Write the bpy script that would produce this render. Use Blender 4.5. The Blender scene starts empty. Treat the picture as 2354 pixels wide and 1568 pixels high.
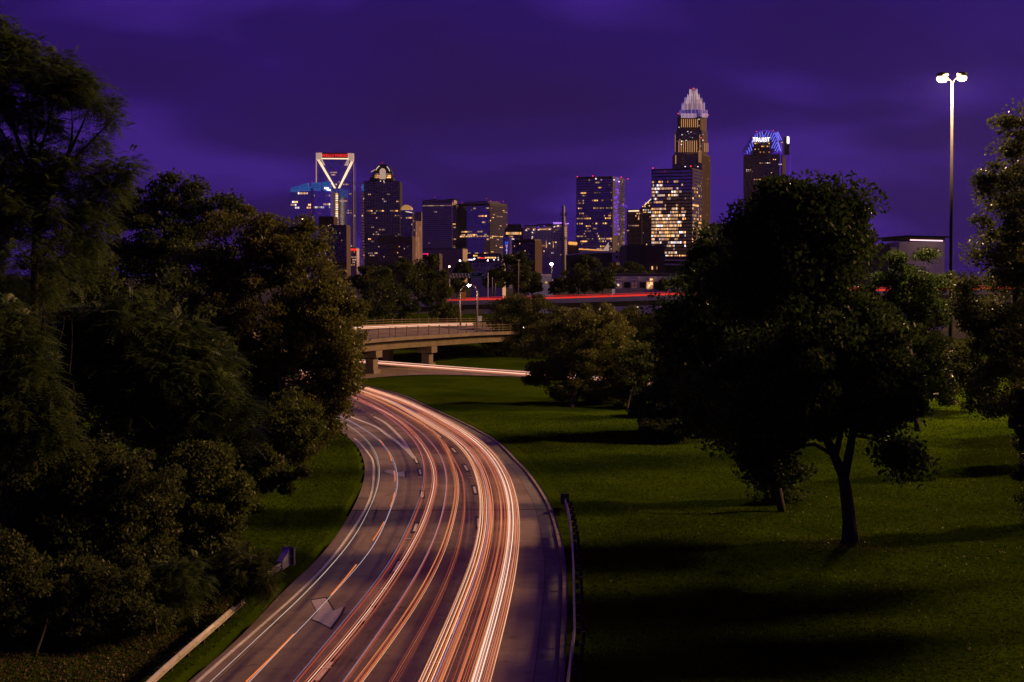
import bpy, bmesh, math, random
import numpy as np
from mathutils import Vector, Matrix

random.seed(7)
RNG = np.random.default_rng(11)
scene = bpy.context.scene
COL = scene.collection
R = math.radians

# ------------------------------------------------------------------ camera, sky, exposure
CAM_H = 14.3
F, CX, CY, HOR = 3280.0, 1177.0, 784.0, 620.0        # focal length and horizon of the photograph, in its pixels
PITCH = math.atan((CY - HOR) / F)
cam = bpy.data.cameras.new('camera')
cam.sensor_width = 36.0
cam.lens = F / 2354.0 * 36.0
cam.clip_start = 0.5
cam.clip_end = 20000
camo = bpy.data.objects.new('camera', cam)
COL.objects.link(camo)
camo.location = (0, 0, CAM_H)
camo.rotation_euler = (math.pi / 2 - PITCH, 0, 0)
scene.camera = camo

scene.render.engine = 'CYCLES'
scene.cycles.use_denoising = True
scene.cycles.max_bounces = 5
scene.cycles.diffuse_bounces = 2
scene.cycles.glossy_bounces = 2
scene.cycles.transmission_bounces = 3
scene.cycles.transparent_max_bounces = 6
scene.cycles.sample_clamp_indirect = 4.0
scene.cycles.caustics_reflective = False
scene.cycles.caustics_refractive = False
scene.view_settings.view_transform = 'Standard'
scene.view_settings.look = 'None'
scene.view_settings.exposure = 0.0
scene.view_settings.gamma = 1.0
scene.view_settings.use_curve_mapping = False

world = bpy.data.worlds.new('World')
scene.world = world
world.use_nodes = True
wn = world.node_tree.nodes
wl = world.node_tree.links
for n in list(wn):
    wn.remove(n)
def WN(t, **k):
    n = wn.new(t)
    for a, b in k.items():
        setattr(n, a, b)
    return n
w_out = WN('ShaderNodeOutputWorld')
w_bg = WN('ShaderNodeBackground')
w_bg2 = WN('ShaderNodeBackground')
w_add = WN('ShaderNodeAddShader')
sky = WN('ShaderNodeTexSky', sky_type='NISHITA')
sky.sun_disc = False
sky.sun_elevation = R(-5.0)
sky.sun_rotation = R(200)
wl.new(sky.outputs[0], w_bg2.inputs['Color'])
w_bg2.inputs['Strength'].default_value = 0.05
tc = WN('ShaderNodeTexCoord')
sep = WN('ShaderNodeSeparateXYZ')
wl.new(tc.outputs['Generated'], sep.inputs[0])
def wmath(op, a, b=None):
    n = WN('ShaderNodeMath', operation=op)
    for i, v in enumerate((a, b)):
        if v is None:
            continue
        if isinstance(v, (int, float)):
            n.inputs[i].default_value = v
        else:
            wl.new(v, n.inputs[i])
    return n.outputs[0]
zz = wmath('ADD', wmath('ABSOLUTE', sep.outputs['Z']), 0.24)      # a flat cloud deck seen in perspective
comb = WN('ShaderNodeCombineXYZ')
wl.new(wmath('DIVIDE', sep.outputs['X'], zz), comb.inputs['X'])
wl.new(wmath('DIVIDE', sep.outputs['Y'], zz), comb.inputs['Y'])
comb.inputs['Z'].default_value = 3.7
mapn = WN('ShaderNodeMapping')
mapn.inputs['Scale'].default_value = (0.9, 1.15, 1.0)
mapn.inputs['Location'].default_value = (1.15, 0.35, 0.0)
wl.new(comb.outputs[0], mapn.inputs['Vector'])
noi = WN('ShaderNodeTexNoise')
noi.inputs['Scale'].default_value = 1.25
noi.inputs['Detail'].default_value = 3.0
noi.inputs['Roughness'].default_value = 0.48
noi.inputs['Distortion'].default_value = 0.35
wl.new(mapn.outputs[0], noi.inputs['Vector'])
ramp = WN('ShaderNodeValToRGB')
ramp.color_ramp.elements[0].position = 0.36
ramp.color_ramp.elements[0].color = (0.0155, 0.0040, 0.078, 1)
ramp.color_ramp.elements[1].position = 0.62
ramp.color_ramp.elements[1].color = (0.0360, 0.0105, 0.196, 1)
e = ramp.color_ramp.elements.new(0.50)
e.color = (0.0172, 0.0043, 0.108, 1)
wl.new(noi.outputs['Fac'], ramp.inputs['Fac'])
wl.new(ramp.outputs['Color'], w_bg.inputs['Color'])
w_bg.inputs['Strength'].default_value = 1.0
wl.new(w_bg.outputs[0], w_add.inputs[0])
wl.new(w_bg2.outputs[0], w_add.inputs[1])
wl.new(w_add.outputs[0], w_out.inputs['Surface'])

# an added warm sun standing in for unseen town lamps and afterglow to the right
SUN_EL, SUN_AZ = 22.0, 76.0            # azimuth clockwise from straight ahead
sl = bpy.data.lights.new('sun', 'SUN')
sl.energy = 4.2
sl.angle = R(6)
sl.color = (1.0, 0.53, 0.20)
so = bpy.data.objects.new('sun', sl)
COL.objects.link(so)
_sd = Vector((math.sin(R(SUN_AZ)) * math.cos(R(SUN_EL)), math.cos(R(SUN_AZ)) * math.cos(R(SUN_EL)), math.sin(R(SUN_EL))))
so.rotation_euler = _sd.to_track_quat('Z', 'Y').to_euler()
so.location = (80, 40, 60)
sky.sun_rotation = R(SUN_AZ)

MAST_LIGHT = 36000.0       # watts of each lamp on the tall mast
SODIUM = (1.0, 0.60, 0.29)

# ------------------------------------------------------------------ helpers: photograph pixels -> places
_F = np.array((0, math.cos(PITCH), -math.sin(PITCH)))
_U = np.array((0, math.sin(PITCH), math.cos(PITCH)))
def ray(x, y):
    return np.array(((x - CX), 0, 0)) + (CY - y) * _U + F * _F
def P(x, y, Y):
    """the point seen at pixel x, y that stands Y metres ahead"""
    d = ray(x, y)
    return Vector((d * (Y / d[1])) + np.array((0, 0, CAM_H)))
def G(x, y, z=0.0):
    """the point seen at pixel x, y at height z"""
    d = ray(x, y)
    return Vector((d * ((z - CAM_H) / d[2])) + np.array((0, 0, CAM_H)))
def cr(pts, n):
    """Catmull-Rom through pts, resampled evenly to n points"""
    p = np.array([tuple(q) for q in pts], float)
    p = np.vstack((2 * p[0] - p[1], p, 2 * p[-1] - p[-2]))
    out = []
    for i in range(1, len(p) - 2):
        t = np.linspace(0, 1, 14, endpoint=False)[:, None]
        a, b, c, d = p[i - 1], p[i], p[i + 1], p[i + 2]
        out.append(.5 * ((2 * b) + (c - a) * t + (2 * a - 5 * b + 4 * c - d) * t ** 2 + (3 * b - a - 3 * c + d) * t ** 3))
    out = np.vstack(out + [p[-2][None]])
    return resample(out, n)
def resample(p, n):
    s = np.concatenate(([0], np.cumsum(np.linalg.norm(np.diff(p, axis=0), axis=1))))
    u = np.linspace(0, s[-1], n)
    return np.stack([np.interp(u, s, p[:, k]) for k in range(p.shape[1])], 1)
def length(p):
    return float(np.linalg.norm(np.diff(p, axis=0), axis=1).sum())

# ------------------------------------------------------------------ helpers: objects
def wloc(o):
    v = Vector((0, 0, 0))
    while o is not None:
        v += o.location
        o = o.parent
    return v
class MB:
    def __init__(s):
        s.v, s.f = [], []
    def quad(s, a, b, c, d):
        n = len(s.v)
        s.v += [tuple(a), tuple(b), tuple(c), tuple(d)]
        s.f.append((n, n + 1, n + 2, n + 3))
    def poly(s, pts):
        n = len(s.v)
        s.v += [tuple(p) for p in pts]
        s.f.append(tuple(range(n, n + len(pts))))
    def prism(s, pts, z0, z1):
        n = len(s.v); k = len(pts)
        s.v += [(p[0], p[1], z0) for p in pts] + [(p[0], p[1], z1) for p in pts]
        s.f.append(tuple(range(n + k - 1, n - 1, -1)))
        s.f.append(tuple(range(n + k, n + 2 * k)))
        for i in range(k):
            j = (i + 1) % k
            s.f.append((n + i, n + j, n + k + j, n + k + i))
    def extrude(s, pts, off):
        """a closed outline pushed along off"""
        off = Vector(off); n = len(s.v); k = len(pts)
        s.v += [tuple(p) for p in pts] + [tuple(Vector(p) + off) for p in pts]
        s.f.append(tuple(range(n + k - 1, n - 1, -1)))
        s.f.append(tuple(range(n + k, n + 2 * k)))
        for i in range(k):
            j = (i + 1) % k
            s.f.append((n + i, n + j, n + k + j, n + k + i))
    def box(s, o, u, v, w):
        """box from corner o along three edge vectors"""
        o, u, v, w = map(Vector, (o, u, v, w))
        s.extrude([o, o + u, o + u + v, o + v], w)
    def bx(s, x0, x1, y0, y1, z0, z1):
        s.box((x0, y0, z0), (x1 - x0, 0, 0), (0, y1 - y0, 0), (0, 0, z1 - z0))
    def tube(s, pts, r, k=6, cap=True):
        pts = [Vector(p) for p in pts]
        n0 = len(s.v); m = len(pts)
        rr = r if hasattr(r, '__len__') else [r] * m
        for i, p in enumerate(pts):
            t = (pts[min(i + 1, m - 1)] - pts[max(i - 1, 0)])
            if t.length < 1e-9:
                t = Vector((0, 0, 1))
            t.normalize()
            a = t.cross(Vector((0, 0, 1)))
            if a.length < 1e-2:
                a = t.cross(Vector((0, 1, 0)))
            a.normalize(); b = t.cross(a)
            for j in range(k):
                an = 2 * math.pi * j / k
                s.v.append(tuple(p + (a * math.cos(an) + b * math.sin(an)) * rr[i]))
        for i in range(m - 1):
            for j in range(k):
                q = (j + 1) % k
                s.f.append((n0 + i * k + j, n0 + i * k + q, n0 + (i + 1) * k + q, n0 + (i + 1) * k + j))
        if cap:
            s.f.append(tuple(n0 + j for j in range(k - 1, -1, -1)))
            s.f.append(tuple(n0 + (m - 1) * k + j for j in range(k)))
    def ellipsoid(s, c, rx, ry, rz, n=12, m=8):
        n0 = len(s.v)
        for i in range(m + 1):
            th = math.pi * i / m
            for j in range(n):
                ph = 2 * math.pi * j / n
                s.v.append((c[0] + rx * math.sin(th) * math.cos(ph), c[1] + ry * math.sin(th) * math.sin(ph), c[2] + rz * math.cos(th)))
        for i in range(m):
            for j in range(n):
                q = (j + 1) % n
                s.f.append((n0 + i * n + j, n0 + (i + 1) * n + j, n0 + (i + 1) * n + q, n0 + i * n + q))
    def strip(s, a, b):
        n0 = len(s.v)
        for p, q in zip(a, b):
            s.v += [tuple(p), tuple(q)]
        for i in range(len(a) - 1):
            s.f.append((n0 + 2 * i, n0 + 2 * i + 1, n0 + 2 * i + 3, n0 + 2 * i + 2))
    def mesh(s, name, mat, off=Vector((0, 0, 0)), smooth=False):
        me = bpy.data.meshes.new(name)
        me.from_pydata([(v[0] - off[0], v[1] - off[1], v[2] - off[2]) for v in s.v], [], s.f)
        if mat is not None:
            me.materials.append(mat)
        if smooth:
            me.polygons.foreach_set('use_smooth', [True] * len(me.polygons))
        return me
    def build(s, name, mat, parent=None, kind=None, smooth=False):
        off = wloc(parent) if parent is not None else Vector((0, 0, 0))
        return link(name, s.mesh(name, mat, off, smooth), parent, kind)
def link(name, me, parent=None, kind=None, loc=None):
    o = bpy.data.objects.new(name, me)
    COL.objects.link(o)
    if parent is not None:
        o.parent = parent
    if loc is not None:
        o.location = loc
    if kind:
        o['kind'] = kind
    return o
def thing(name, label, cat, loc=(0, 0, 0), group=None):
    o = bpy.data.objects.new(name, None)
    o.empty_display_size = 0.2
    COL.objects.link(o)
    o.location = loc
    return tag(o, label, cat, group)
def tag(o, label, cat, group=None):
    o['label'] = label
    o['category'] = cat
    if group:
        o['group'] = group
    return o
def quads_np(name, V, mat, parent=None, kind=None):
    """N x 4 x 3 array of corners -> one mesh of loose quads"""
    off = np.array(wloc(parent)) if parent is not None else np.zeros(3)
    n = len(V)
    me = bpy.data.meshes.new(name)
    me.vertices.add(4 * n)
    me.vertices.foreach_set('co', (V - off).astype(np.float32).ravel())
    me.loops.add(4 * n)
    me.loops.foreach_set('vertex_index', np.arange(4 * n, dtype=np.int32))
    me.polygons.add(n)
    me.polygons.foreach_set('loop_start', np.arange(0, 4 * n, 4, dtype=np.int32))
    me.update(calc_edges=True)
    me.materials.append(mat)
    return link(name, me, parent, kind)
def text_mesh(name, body, width, height, mat, parent, pos, right, up, thick=0.3, stretch=True):
    cu = bpy.data.curves.new(name, 'FONT')
    cu.body = body
    cu.align_x = 'CENTER'; cu.align_y = 'CENTER'
    cu.extrude = 0.02
    cu.offset = 0.0
    cu.space_character = 1.12
    ob = bpy.data.objects.new(name, cu)
    COL.objects.link(ob)
    dg = bpy.context.evaluated_depsgraph_get()
    me = bpy.data.meshes.new_from_object(ob.evaluated_get(dg))
    bpy.data.objects.remove(ob)
    co = np.zeros(len(me.vertices) * 3)
    me.vertices.foreach_get('co', co)
    co = co.reshape(-1, 3)
    mn, mx = co.min(0), co.max(0)
    c = (mn + mx) / 2
    sx = width / (mx[0] - mn[0]); sy = height / (mx[1] - mn[1])
    rt, upv = np.array(right), np.array(up)
    nr = np.cross(rt, upv)
    off = np.array(wloc(parent))
    q = np.array(pos) - off + ((co[:, :1] - c[0]) * sx) * rt + ((co[:, 1:2] - c[1]) * sy) * upv + (co[:, 2:3] - mn[2]) / .04 * thick * nr
    me.vertices.foreach_set('co', q.ravel())
    me.update()
    me.name = name
    me.materials.clear()
    me.materials.append(mat)
    return link(name, me, parent)

# ------------------------------------------------------------------ materials
def newmat(name):
    m = bpy.data.materials.new(name)
    m.use_nodes = True
    nt = m.node_tree
    return m, nt, nt.nodes['Principled BSDF']
def nd(nt, t, **k):
    n = nt.nodes.new(t)
    for a, b in k.items():
        setattr(n, a, b)
    return n
def solid(name, c, rough=0.7, metal=0.0, var=0.18, scale=1.5, spec=0.3, bump=0.0, bscale=20.0):
    """plain surface with mottled tone"""
    m, nt, b = newmat(name)
    g = nd(nt, 'ShaderNodeNewGeometry')
    n = nd(nt, 'ShaderNodeTexNoise')
    n.inputs['Scale'].default_value = scale
    n.inputs['Detail'].default_value = 6
    n.inputs['Roughness'].default_value = .62
    nt.links.new(g.outputs['Position'], n.inputs['Vector'])
    r = nd(nt, 'ShaderNodeValToRGB')
    r.color_ramp.elements[0].position = .3
    r.color_ramp.elements[1].position = .7
    r.color_ramp.elements[0].color = tuple(x * (1 - var) for x in c) + (1,)
    r.color_ramp.elements[1].color = tuple(min(1, x * (1 + var)) for x in c) + (1,)
    nt.links.new(n.outputs['Fac'], r.inputs['Fac'])
    nt.links.new(r.outputs['Color'], b.inputs['Base Color'])
    b.inputs['Roughness'].default_value = rough
    b.inputs['Metallic'].default_value = metal
    b.inputs['Specular IOR Level'].default_value = spec
    if bump:
        n2 = nd(nt, 'ShaderNodeTexNoise')
        n2.inputs['Scale'].default_value = bscale
        n2.inputs['Detail'].default_value = 4
        nt.links.new(g.outputs['Position'], n2.inputs['Vector'])
        bp = nd(nt, 'ShaderNodeBump')
        bp.inputs['Strength'].default_value = bump
        bp.inputs['Distance'].default_value = .05
        nt.links.new(n2.outputs['Fac'], bp.inputs['Height'])
        nt.links.new(bp.outputs['Normal'], b.inputs['Normal'])
    return m
def emit(name, c, s, var=0.0, sampling='NONE', c2=None, base=(.05, .05, .05)):
    """something that gives off light; var spreads the strength from piece to piece"""
    m, nt, b = newmat(name)
    b.inputs['Base Color'].default_value = base + (1,)
    b.inputs['Roughness'].default_value = .4
    b.inputs['Emission Color'].default_value = c + (1,)
    b.inputs['Emission Strength'].default_value = s
    if var or c2:
        g = nd(nt, 'ShaderNodeNewGeometry')
        if var:
            mr = nd(nt, 'ShaderNodeMapRange')
            pw = nd(nt, 'ShaderNodeMath', operation='POWER')
            nt.links.new(g.outputs['Random Per Island'], pw.inputs[0])
            pw.inputs[1].default_value = 1.7
            nt.links.new(pw.outputs[0], mr.inputs['Value'])
            mr.inputs['To Min'].default_value = s * (1 - var)
            mr.inputs['To Max'].default_value = s * (1 + var)
            nt.links.new(mr.outputs[0], b.inputs['Emission Strength'])
        if c2:
            mu = nd(nt, 'ShaderNodeMath', operation='MULTIPLY')
            nt.links.new(g.outputs['Random Per Island'], mu.inputs[0]); mu.inputs[1].default_value = 7.31
            fr = nd(nt, 'ShaderNodeMath', operation='FRACT')
            nt.links.new(mu.outputs[0], fr.inputs[0])
            mx = nd(nt, 'ShaderNodeMix', data_type='RGBA')
            nt.links.new(fr.outputs[0], mx.inputs['Factor'])
            mx.inputs['A'].default_value = c + (1,); mx.inputs['B'].default_value = c2 + (1,)
            nt.links.new(mx.outputs['Result'], b.inputs['Emission Color'])
    m.cycles.emission_sampling = sampling
    return m
def leafmat(name, c1, c2, gloss=.12, trans=.45):
    m, nt, b = newmat(name)
    g = nd(nt, 'ShaderNodeNewGeometry')
    r = nd(nt, 'ShaderNodeValToRGB')
    r.color_ramp.elements[0].color = c1 + (1,)
    r.color_ramp.elements[1].color = c2 + (1,)
    nt.links.new(g.outputs['Random Per Island'], r.inputs['Fac'])
    nt.links.new(r.outputs['Color'], b.inputs['Base Color'])
    b.inputs['Roughness'].default_value = .42
    b.inputs['Specular IOR Level'].default_value = gloss
    tr = nd(nt, 'ShaderNodeBsdfTranslucent')
    nt.links.new(r.outputs['Color'], tr.inputs['Color'])
    mx = nd(nt, 'ShaderNodeMixShader')
    mx.inputs['Fac'].default_value = trans
    nt.links.new(b.outputs[0], mx.inputs[1])
    nt.links.new(tr.outputs[0], mx.inputs[2])
    nt.links.new(mx.outputs[0], nt.nodes['Material Output'].inputs['Surface'])
    return m

M = {}
M['concrete_road'] = solid('concrete_road', (.23, .175, .155), .62, var=.22, scale=.55, bump=.25, bscale=30)
M['gutter'] = solid('gutter_concrete', (.17, .15, .15), .75, var=.25, scale=1.1, bump=.25)
M['kerb'] = solid('kerb_concrete', (.24, .2, .17), .8, var=.25, scale=1.6, bump=.3)
M['joint'] = solid('joint_filler', (.02, .018, .016), .9)
M['paint'] = solid('white_road_paint', (.78, .76, .72), .55, var=.25, scale=4)
M['paint_worn'] = solid('worn_arrow_paint', (.46, .41, .5), .7, var=.2, scale=5)
M['paint_black'] = solid('black_road_paint', (.02, .02, .022), .6, var=.2, scale=4)
M['concrete'] = solid('bridge_concrete', (.15, .118, .098), .8, var=.25, scale=.5, bump=.2, bscale=6)
M['concrete_pale'] = solid('overpass_concrete', (.58, .53, .5), .8, var=.15, scale=.3)
M['weathered'] = solid('weathered_steel', (.12, .09, .06), .7, var=.3, scale=.6)
M['galv'] = solid('galvanised_steel', (.56, .52, .49), .45, metal=.55, var=.2, scale=2)
M['pole'] = solid('pole_steel', (.022, .019, .018), .85, var=.15, scale=.6, spec=.1)
M['wood'] = solid('post_wood', (.03, .024, .02), .85, var=.3, scale=6)
M['lamp_post'] = solid('lamp_post_steel', (.24, .21, .2), .6, var=.1, scale=.6)
M['monopole'] = solid('monopole_steel', (.30, .28, .30), .7, var=.1, scale=.6)
M['darkmetal'] = solid('dark_metal', (.05, .05, .055), .5, metal=.4)
M['bark'] = solid('bark', (.032, .025, .02), .9, var=.4, scale=5, bump=.6, bscale=14)
M['litter'] = solid('leaf_litter', (.085, .055, .032), .9, var=.5, scale=3.5, bump=.6, bscale=12)
M['cityground'] = solid('city_ground', (.012, .012, .011), .9, var=.4, scale=.02)
def slab_tone(m):
    nt = m.node_tree; b = nt.nodes['Principled BSDF']
    src = b.inputs['Base Color'].links[0].from_socket
    oi = nd(nt, 'ShaderNodeObjectInfo'); mr = nd(nt, 'ShaderNodeMapRange')
    mr.inputs['To Min'].default_value = .80; mr.inputs['To Max'].default_value = 1.16
    nt.links.new(oi.outputs['Random'], mr.inputs['Value'])
    g = nd(nt, 'ShaderNodeNewGeometry'); n = nd(nt, 'ShaderNodeTexNoise'); n.inputs['Scale'].default_value = .9; n.inputs['Detail'].default_value = 7; n.inputs['Distortion'].default_value = 1.2
    nt.links.new(g.outputs['Position'], n.inputs['Vector'])
    st = nd(nt, 'ShaderNodeMapRange'); st.inputs['From Min'].default_value = .56; st.inputs['From Max'].default_value = .72; st.inputs['To Min'].default_value = 1.0; st.inputs['To Max'].default_value = .62
    nt.links.new(n.outputs['Fac'], st.inputs['Value'])
    mu = nd(nt, 'ShaderNodeMath', operation='MULTIPLY'); nt.links.new(mr.outputs[0], mu.inputs[0]); nt.links.new(st.outputs[0], mu.inputs[1])
    mx = nd(nt, 'ShaderNodeMix', data_type='RGBA', blend_type='MULTIPLY'); mx.inputs['Factor'].default_value = 1
    nt.links.new(src, mx.inputs['A']); nt.links.new(mu.outputs[0], mx.inputs['B']); nt.links.new(mx.outputs['Result'], b.inputs['Base Color'])
slab_tone(M['concrete_road']); slab_tone(M['gutter']); slab_tone(M['kerb'])
def grass_mat():
    m, nt, b = newmat('lawn_grass')
    g = nd(nt, 'ShaderNodeNewGeometry')
    n1 = nd(nt, 'ShaderNodeTexNoise'); n1.inputs['Scale'].default_value = .12; n1.inputs['Detail'].default_value = 8; n1.inputs['Roughness'].default_value = .65
    n2 = nd(nt, 'ShaderNodeTexNoise'); n2.inputs['Scale'].default_value = 3.2; n2.inputs['Detail'].default_value = 6; n2.inputs['Roughness'].default_value = .7
    for n in (n1, n2):
        nt.links.new(g.outputs['Position'], n.inputs['Vector'])
    r1 = nd(nt, 'ShaderNodeValToRGB')
    r1.color_ramp.elements[0].position = .32; r1.color_ramp.elements[1].position = .7
    r1.color_ramp.elements[0].color = (.022, .046, .002, 1)
    r1.color_ramp.elements[1].color = (.052, .088, .003, 1)
    r2 = nd(nt, 'ShaderNodeValToRGB')
    r2.color_ramp.elements[0].position = .3; r2.color_ramp.elements[1].position = .72
    r2.color_ramp.elements[0].color = (.35, .35, .35, 1)
    r2.color_ramp.elements[1].color = (1.35, 1.3, 1.2, 1)
    nt.links.new(n1.outputs['Fac'], r1.inputs['Fac'])
    nt.links.new(n2.outputs['Fac'], r2.inputs['Fac'])
    mx = nd(nt, 'ShaderNodeMix', data_type='RGBA', blend_type='MULTIPLY')
    mx.inputs['Factor'].default_value = .5
    nt.links.new(r1.outputs['Color'], mx.inputs['A']); nt.links.new(r2.outputs['Color'], mx.inputs['B'])
    nt.links.new(mx.outputs['Result'], b.inputs['Base Color'])
    b.inputs['Roughness'].default_value = .85
    b.inputs['Specular IOR Level'].default_value = .0
    bp = nd(nt, 'ShaderNodeBump'); bp.inputs['Strength'].default_value = .4; bp.inputs['Distance'].default_value = .12
    nt.links.new(n2.outputs['Fac'], bp.inputs['Height']); nt.links.new(bp.outputs['Normal'], b.inputs['Normal'])
    return m
M['grass'] = grass_mat()
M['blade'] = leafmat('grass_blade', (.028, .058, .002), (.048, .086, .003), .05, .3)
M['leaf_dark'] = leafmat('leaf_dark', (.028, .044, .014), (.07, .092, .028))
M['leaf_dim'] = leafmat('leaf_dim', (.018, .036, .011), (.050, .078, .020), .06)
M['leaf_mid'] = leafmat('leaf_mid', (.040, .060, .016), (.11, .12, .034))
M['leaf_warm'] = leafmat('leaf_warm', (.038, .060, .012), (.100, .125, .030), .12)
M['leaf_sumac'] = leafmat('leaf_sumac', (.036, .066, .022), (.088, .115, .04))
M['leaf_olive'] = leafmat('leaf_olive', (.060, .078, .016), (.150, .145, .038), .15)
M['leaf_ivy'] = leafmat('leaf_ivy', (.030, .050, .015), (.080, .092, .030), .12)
M['leaf_dry'] = leafmat('leaf_dry', (.06, .046, .026), (.15, .10, .05), .2)

def haze_mat(density):
    m = bpy.data.materials.new('evening_haze'); m.use_nodes = True
    nt = m.node_tree
    nt.nodes.remove(nt.nodes['Principled BSDF'])
    v = nt.nodes.new('ShaderNodeVolumePrincipled')
    v.inputs['Color'].default_value = (.82, .76, .92, 1)
    v.inputs['Density'].default_value = density
    v.inputs['Anisotropy'].default_value = .15
    nt.links.new(v.outputs[0], nt.nodes['Material Output'].inputs['Volume'])
    return m

# ------------------------------------------------------------------ the curving ramp road
left_px = [(560, 918), (660, 924), (726, 939), (754.6, 972.7), (804, 1009), (825, 1032.5), (836.6, 1061), (839, 1082), (832.7, 1118), (817, 1157),
           (792, 1203), (753.4, 1259), (712.5, 1303.7), (642, 1367), (597, 1419), (519, 1497), (437.5, 1564), (330, 1655), (180, 1790)]
right_px = [(600, 846), (700, 856), (791, 874), (843, 889), (921, 909), (981, 936), (1038, 962), (1090, 988), (1142, 1019.5), (1181, 1058.6), (1210, 1090),
            (1241, 1134), (1262, 1178), (1279, 1240), (1289, 1300), (1292, 1348), (1289, 1422.6), (1281, 1564), (1272, 1660), (1255, 1790)]
NS = 150
Ledge = cr([G(*p) for p in left_px], NS)
Redge = cr([G(*p) for p in right_px], NS)
# pull the stations straight across the road
def across(Lp, Rp):
    fine = resample(Lp, 1500)
    out = []
    last = 0
    for i, r in enumerate(Rp):
        t = Rp[min(i + 1, len(Rp) - 1)] - Rp[max(i - 1, 0)]
        t = t / np.linalg.norm(t)
        k0 = i / (len(Rp) - 1) * 1499
        lo, hi = max(last, int(k0 - 330)), min(1500, int(k0 + 330))
        d = fine[lo:hi] - r
        cost = np.abs(d @ t) + .05 * np.linalg.norm(d, axis=1)
        last = lo + int(cost.argmin())
        out.append(fine[last])
    o = np.array(out)
    for _ in range(10):
        o[1:-1] = (o[:-2] + 2 * o[1:-1] + o[2:]) / 4
    return o
Lst = across(Ledge, Redge)
Lst[0] = Ledge[0]; Lst[-1] = Ledge[-1]
ZR = 0.02
def at(f, i):
    p = Lst[i] * (1 - f) + Redge[i] * f
    return Vector((p[0], p[1], ZR))
def lerp_line(f, z, i0=0, i1=NS):
    return [Vector((*(Lst[i] * (1 - f) + Redge[i] * f)[:2], z)) for i in range(i0, i1)]

road = bpy.data.objects.new('road', None)
COL.objects.link(road); road['kind'] = 'structure'
mb = MB()
mb.strip(lerp_line(0, ZR - .012), lerp_line(1, ZR - .012))
mb.build('road_base', M['joint'], road)
FR = [0.0, .075, .356, .652, .935, 1.0]
FINE = 6
RF = resample(Redge, NS * FINE); LF = np.stack([np.interp(np.linspace(0, NS - 1, NS * FINE), np.arange(NS), Lst[:, k]) for k in range(3)], 1)
cum = np.concatenate(([0], np.cumsum(np.linalg.norm(np.diff((RF + LF) / 2, axis=0), axis=1))))
SLAB = 5.2
nsl = int(cum[-1] / SLAB)
for k in range(len(FR) - 1):
    gut = k in (4,)
    for j in range(nsl):
        s0, s1 = j * SLAB + .02, (j + 1) * SLAB - .02
        i0, i1 = np.searchsorted(cum, (s0, s1))
        i1 = min(i1, len(cum) - 1)
        if i1 - i0 < 2:
            continue
        ids = np.unique(np.linspace(i0, i1, 7).astype(int))
        w = np.linalg.norm(RF[i0] - LF[i0])
        e = .012 / w
        a = LF[ids] * (1 - FR[k] - e) + RF[ids] * (FR[k] + e)
        b = LF[ids] * (1 - FR[k + 1] + e) + RF[ids] * (FR[k + 1] - e)
        m2 = MB()
        dz = ZR + random.uniform(-.002, .002)
        m2.strip([(p[0], p[1], dz) for p in b], [(p[0], p[1], dz) for p in a])
        m2.build('concrete_slab', M['gutter'] if gut else M['concrete_road'], road)

def marking(name, pts, w, z, mat=None, parent=road):
    pts = np.array([tuple(p) for p in pts])[:, :2]
    t = np.gradient(pts, axis=0); t /= np.linalg.norm(t, axis=1)[:, None]
    n = np.stack((-t[:, 1], t[:, 0]), 1)
    m2 = MB()
    m2.strip([(*p, z) for p in pts - n * w / 2], [(*p, z) for p in pts + n * w / 2])
    return m2.build(name, mat or M['paint'], parent)
ZM = ZR + .012
# left edge line, worn
edge_px = [(814, 1008), (827.5, 1019.5), (846, 1042), (857, 1061), (859, 1090), (856, 1126), (843, 1165), (812, 1217), (760, 1288), (690, 1360), (610, 1432), (500, 1528), (420, 1600), (280, 1725)]
marking('edge_line', cr([G(*p) for p in edge_px], 80), .15, ZM)
# gore: two lines that close to a point, then the broken lane lines
marking('gore_line', cr([G(*p) for p in [(640, 905), (728, 925), (812, 961), (861, 980.5), (895, 1004), (929, 1030), (950, 1051)]], 40), .32, ZM)
marking('gore_line', cr([G(*p) for p in [(859, 958.4), (885, 972.7), (908, 993.5), (926, 1014), (942, 1040), (953, 1055)]], 30), .3, ZM + .003)
Lline = cr([G(*p) for p in [(700, 893), (767, 914), (810, 933), (861, 958)]], 60)
tot = length(Lline)
for s in np.arange(0, tot - 1, 2.1):
    a, b = int(s / tot * 59), int((s + 1.0) / tot * 59)
    marking('dotted_line', Lline[a:max(b, a + 2)], .14, ZM)
def dashes(px, half):
    pts = cr([G(*p) for p in px], 600)
    tot = length(pts)
    for p in px[1:-1]:
        g = np.array(G(*p))
        i = int(np.linalg.norm(pts - g, axis=1).argmin())
        h = int(half / tot * 600)
        marking('lane_dash_outline', pts[max(0, i - h - 5):i + h + 5], .34, ZM - .006, M['paint_black'])
        marking('lane_dash', pts[max(0, i - h):i + h], .16, ZM)
dashes([(950, 1051), (957, 1060), (965.4, 1086), (970.6, 1138), (955, 1214), (911.5, 1304), (845, 1415), (745, 1545), (600, 1710)], 1.3)
dashes([(960, 970), (980, 983), (1009.7, 1002.7), (1043.5, 1036), (1071.6, 1076.8), (1091.6, 1127.5), (1100, 1203), (1090, 1293), (1045, 1441), (950, 1660), (900, 1760)], 1.5)
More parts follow.
